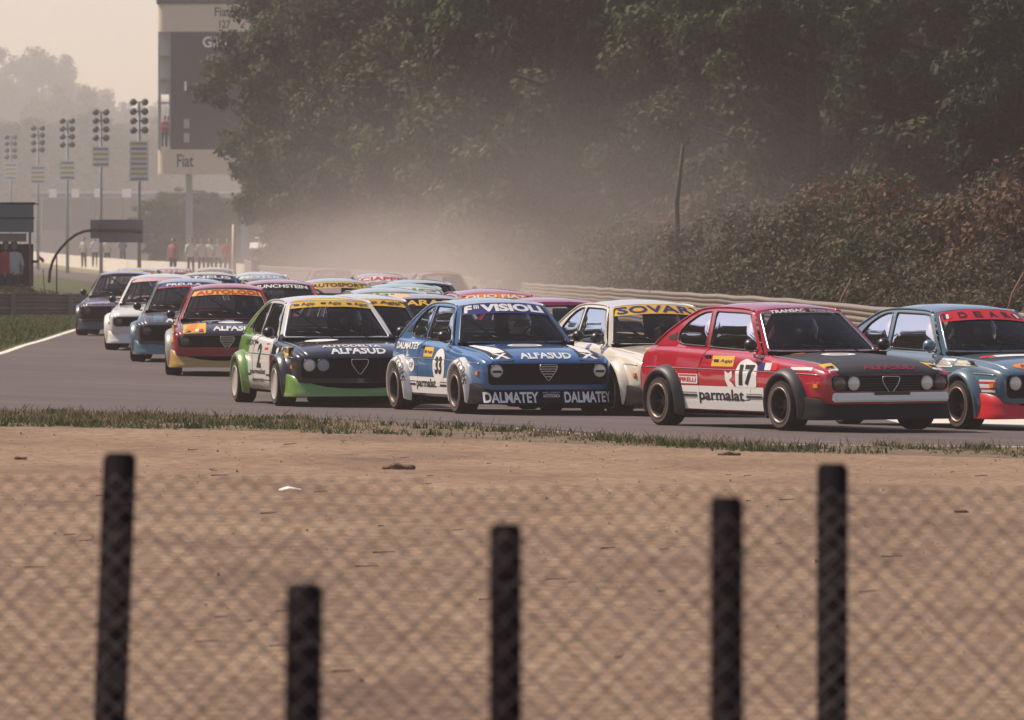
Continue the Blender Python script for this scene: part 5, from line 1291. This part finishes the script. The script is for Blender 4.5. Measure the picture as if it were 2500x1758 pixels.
link_fence('chain_link_fence', 'blurred chain link fence with three shorter dark posts, nearest one in the foreground', DB, -2.2, 2.2, ptz(0, 1300, DB)[1]-.03, ptz(0, 1170, DB)[1]-.03, .056, .0023, 0.02, pB)

# ------------------------------------------------------------------ haze and dust
def volume(name, m, lo, hi):
    q = MB(); q.box(lo[0], hi[0], lo[1], hi[1], lo[2], hi[2]); o = q.build(name, m); o['kind'] = 'stuff'; return o
def volmat(name, dens, col, aniso=0.0):
    m = bpy.data.materials.new(name); m.use_nodes = True; n = m.node_tree.nodes; l = m.node_tree.links; n.remove(n['Principled BSDF'])
    p = n.new('ShaderNodeVolumePrincipled'); p.inputs['Density'].default_value = dens; p.inputs['Color'].default_value = (*col, 1); p.inputs['Anisotropy'].default_value = aniso
    l.new(p.outputs[0], n['Material Output'].inputs['Volume']); return m, p
hm, hp = volmat('haze', .0004, (.97, .90, .88))
volume('haze', hm, (-420, -30, -4), (420, 1150, 42))
dm, dp = volmat('dust', 0.0, (.96, .86, .80))
n = dm.node_tree.nodes; l = dm.node_tree.links
tc = n.new('ShaderNodeTexCoord')
def gauss(cx, cy, cz, rx, ry, rz, amp):
    mp = n.new('ShaderNodeMapping'); mp.vector_type = 'TEXTURE'; mp.inputs['Location'].default_value = (cx, cy, cz); mp.inputs['Scale'].default_value = (rx, ry, rz)
    l.new(tc.outputs['Object'], mp.inputs['Vector']); ln = n.new('ShaderNodeVectorMath'); ln.operation = 'LENGTH'; l.new(mp.outputs[0], ln.inputs[0])
    r = n.new('ShaderNodeMapRange'); r.interpolation_type = 'SMOOTHSTEP'; r.inputs[1].default_value = 1.0; r.inputs[2].default_value = 0.0; r.inputs[4].default_value = amp
    l.new(ln.outputs['Value'], r.inputs[0]); return r.outputs[0]
a1 = gauss(-3.1, 190, -.3, 7.2, 55, 3.8, .033); a2 = gauss(.5, 180, .8, 13, 62, 6.5, .0075)
ad = n.new('ShaderNodeMath'); ad.operation = 'ADD'; l.new(a1, ad.inputs[0]); l.new(a2, ad.inputs[1])
nz = n.new('ShaderNodeTexNoise'); nz.inputs['Scale'].default_value = .28; nz.inputs['Detail'].default_value = 3; l.new(tc.outputs['Object'], nz.inputs['Vector'])
mr = n.new('ShaderNodeMapRange'); mr.inputs[1].default_value = .3; mr.inputs[2].default_value = .7; mr.inputs[3].default_value = .55; mr.inputs[4].default_value = 1.4; l.new(nz.outputs[0], mr.inputs[0])
mu = n.new('ShaderNodeMath'); mu.operation = 'MULTIPLY'; l.new(ad.outputs[0], mu.inputs[0]); l.new(mr.outputs[0], mu.inputs[1]); l.new(mu.outputs[0], dp.inputs['Density'])
volume('dust_cloud', dm, (-14, 128, -1.5), (12, 248, 8.0))

fm, fp = volmat('distant_haze', 0.0, (.97, .92, .88)); n = fm.node_tree.nodes; l = fm.node_tree.links  # second haze volume, added to thicken the air with distance
tc = n.new('ShaderNodeTexCoord'); sx = n.new('ShaderNodeSeparateXYZ'); l.new(tc.outputs['Object'], sx.inputs[0])
r1 = n.new('ShaderNodeMapRange'); r1.interpolation_type = 'SMOOTHSTEP'; r1.inputs[1].default_value = 280; r1.inputs[2].default_value = 560; r1.inputs[4].default_value = .0018; l.new(sx.outputs['Y'], r1.inputs[0])
l.new(r1.outputs[0], fp.inputs['Density']); volume('distant_haze', fm, (-120, 278, -2), (20, 800, 34))
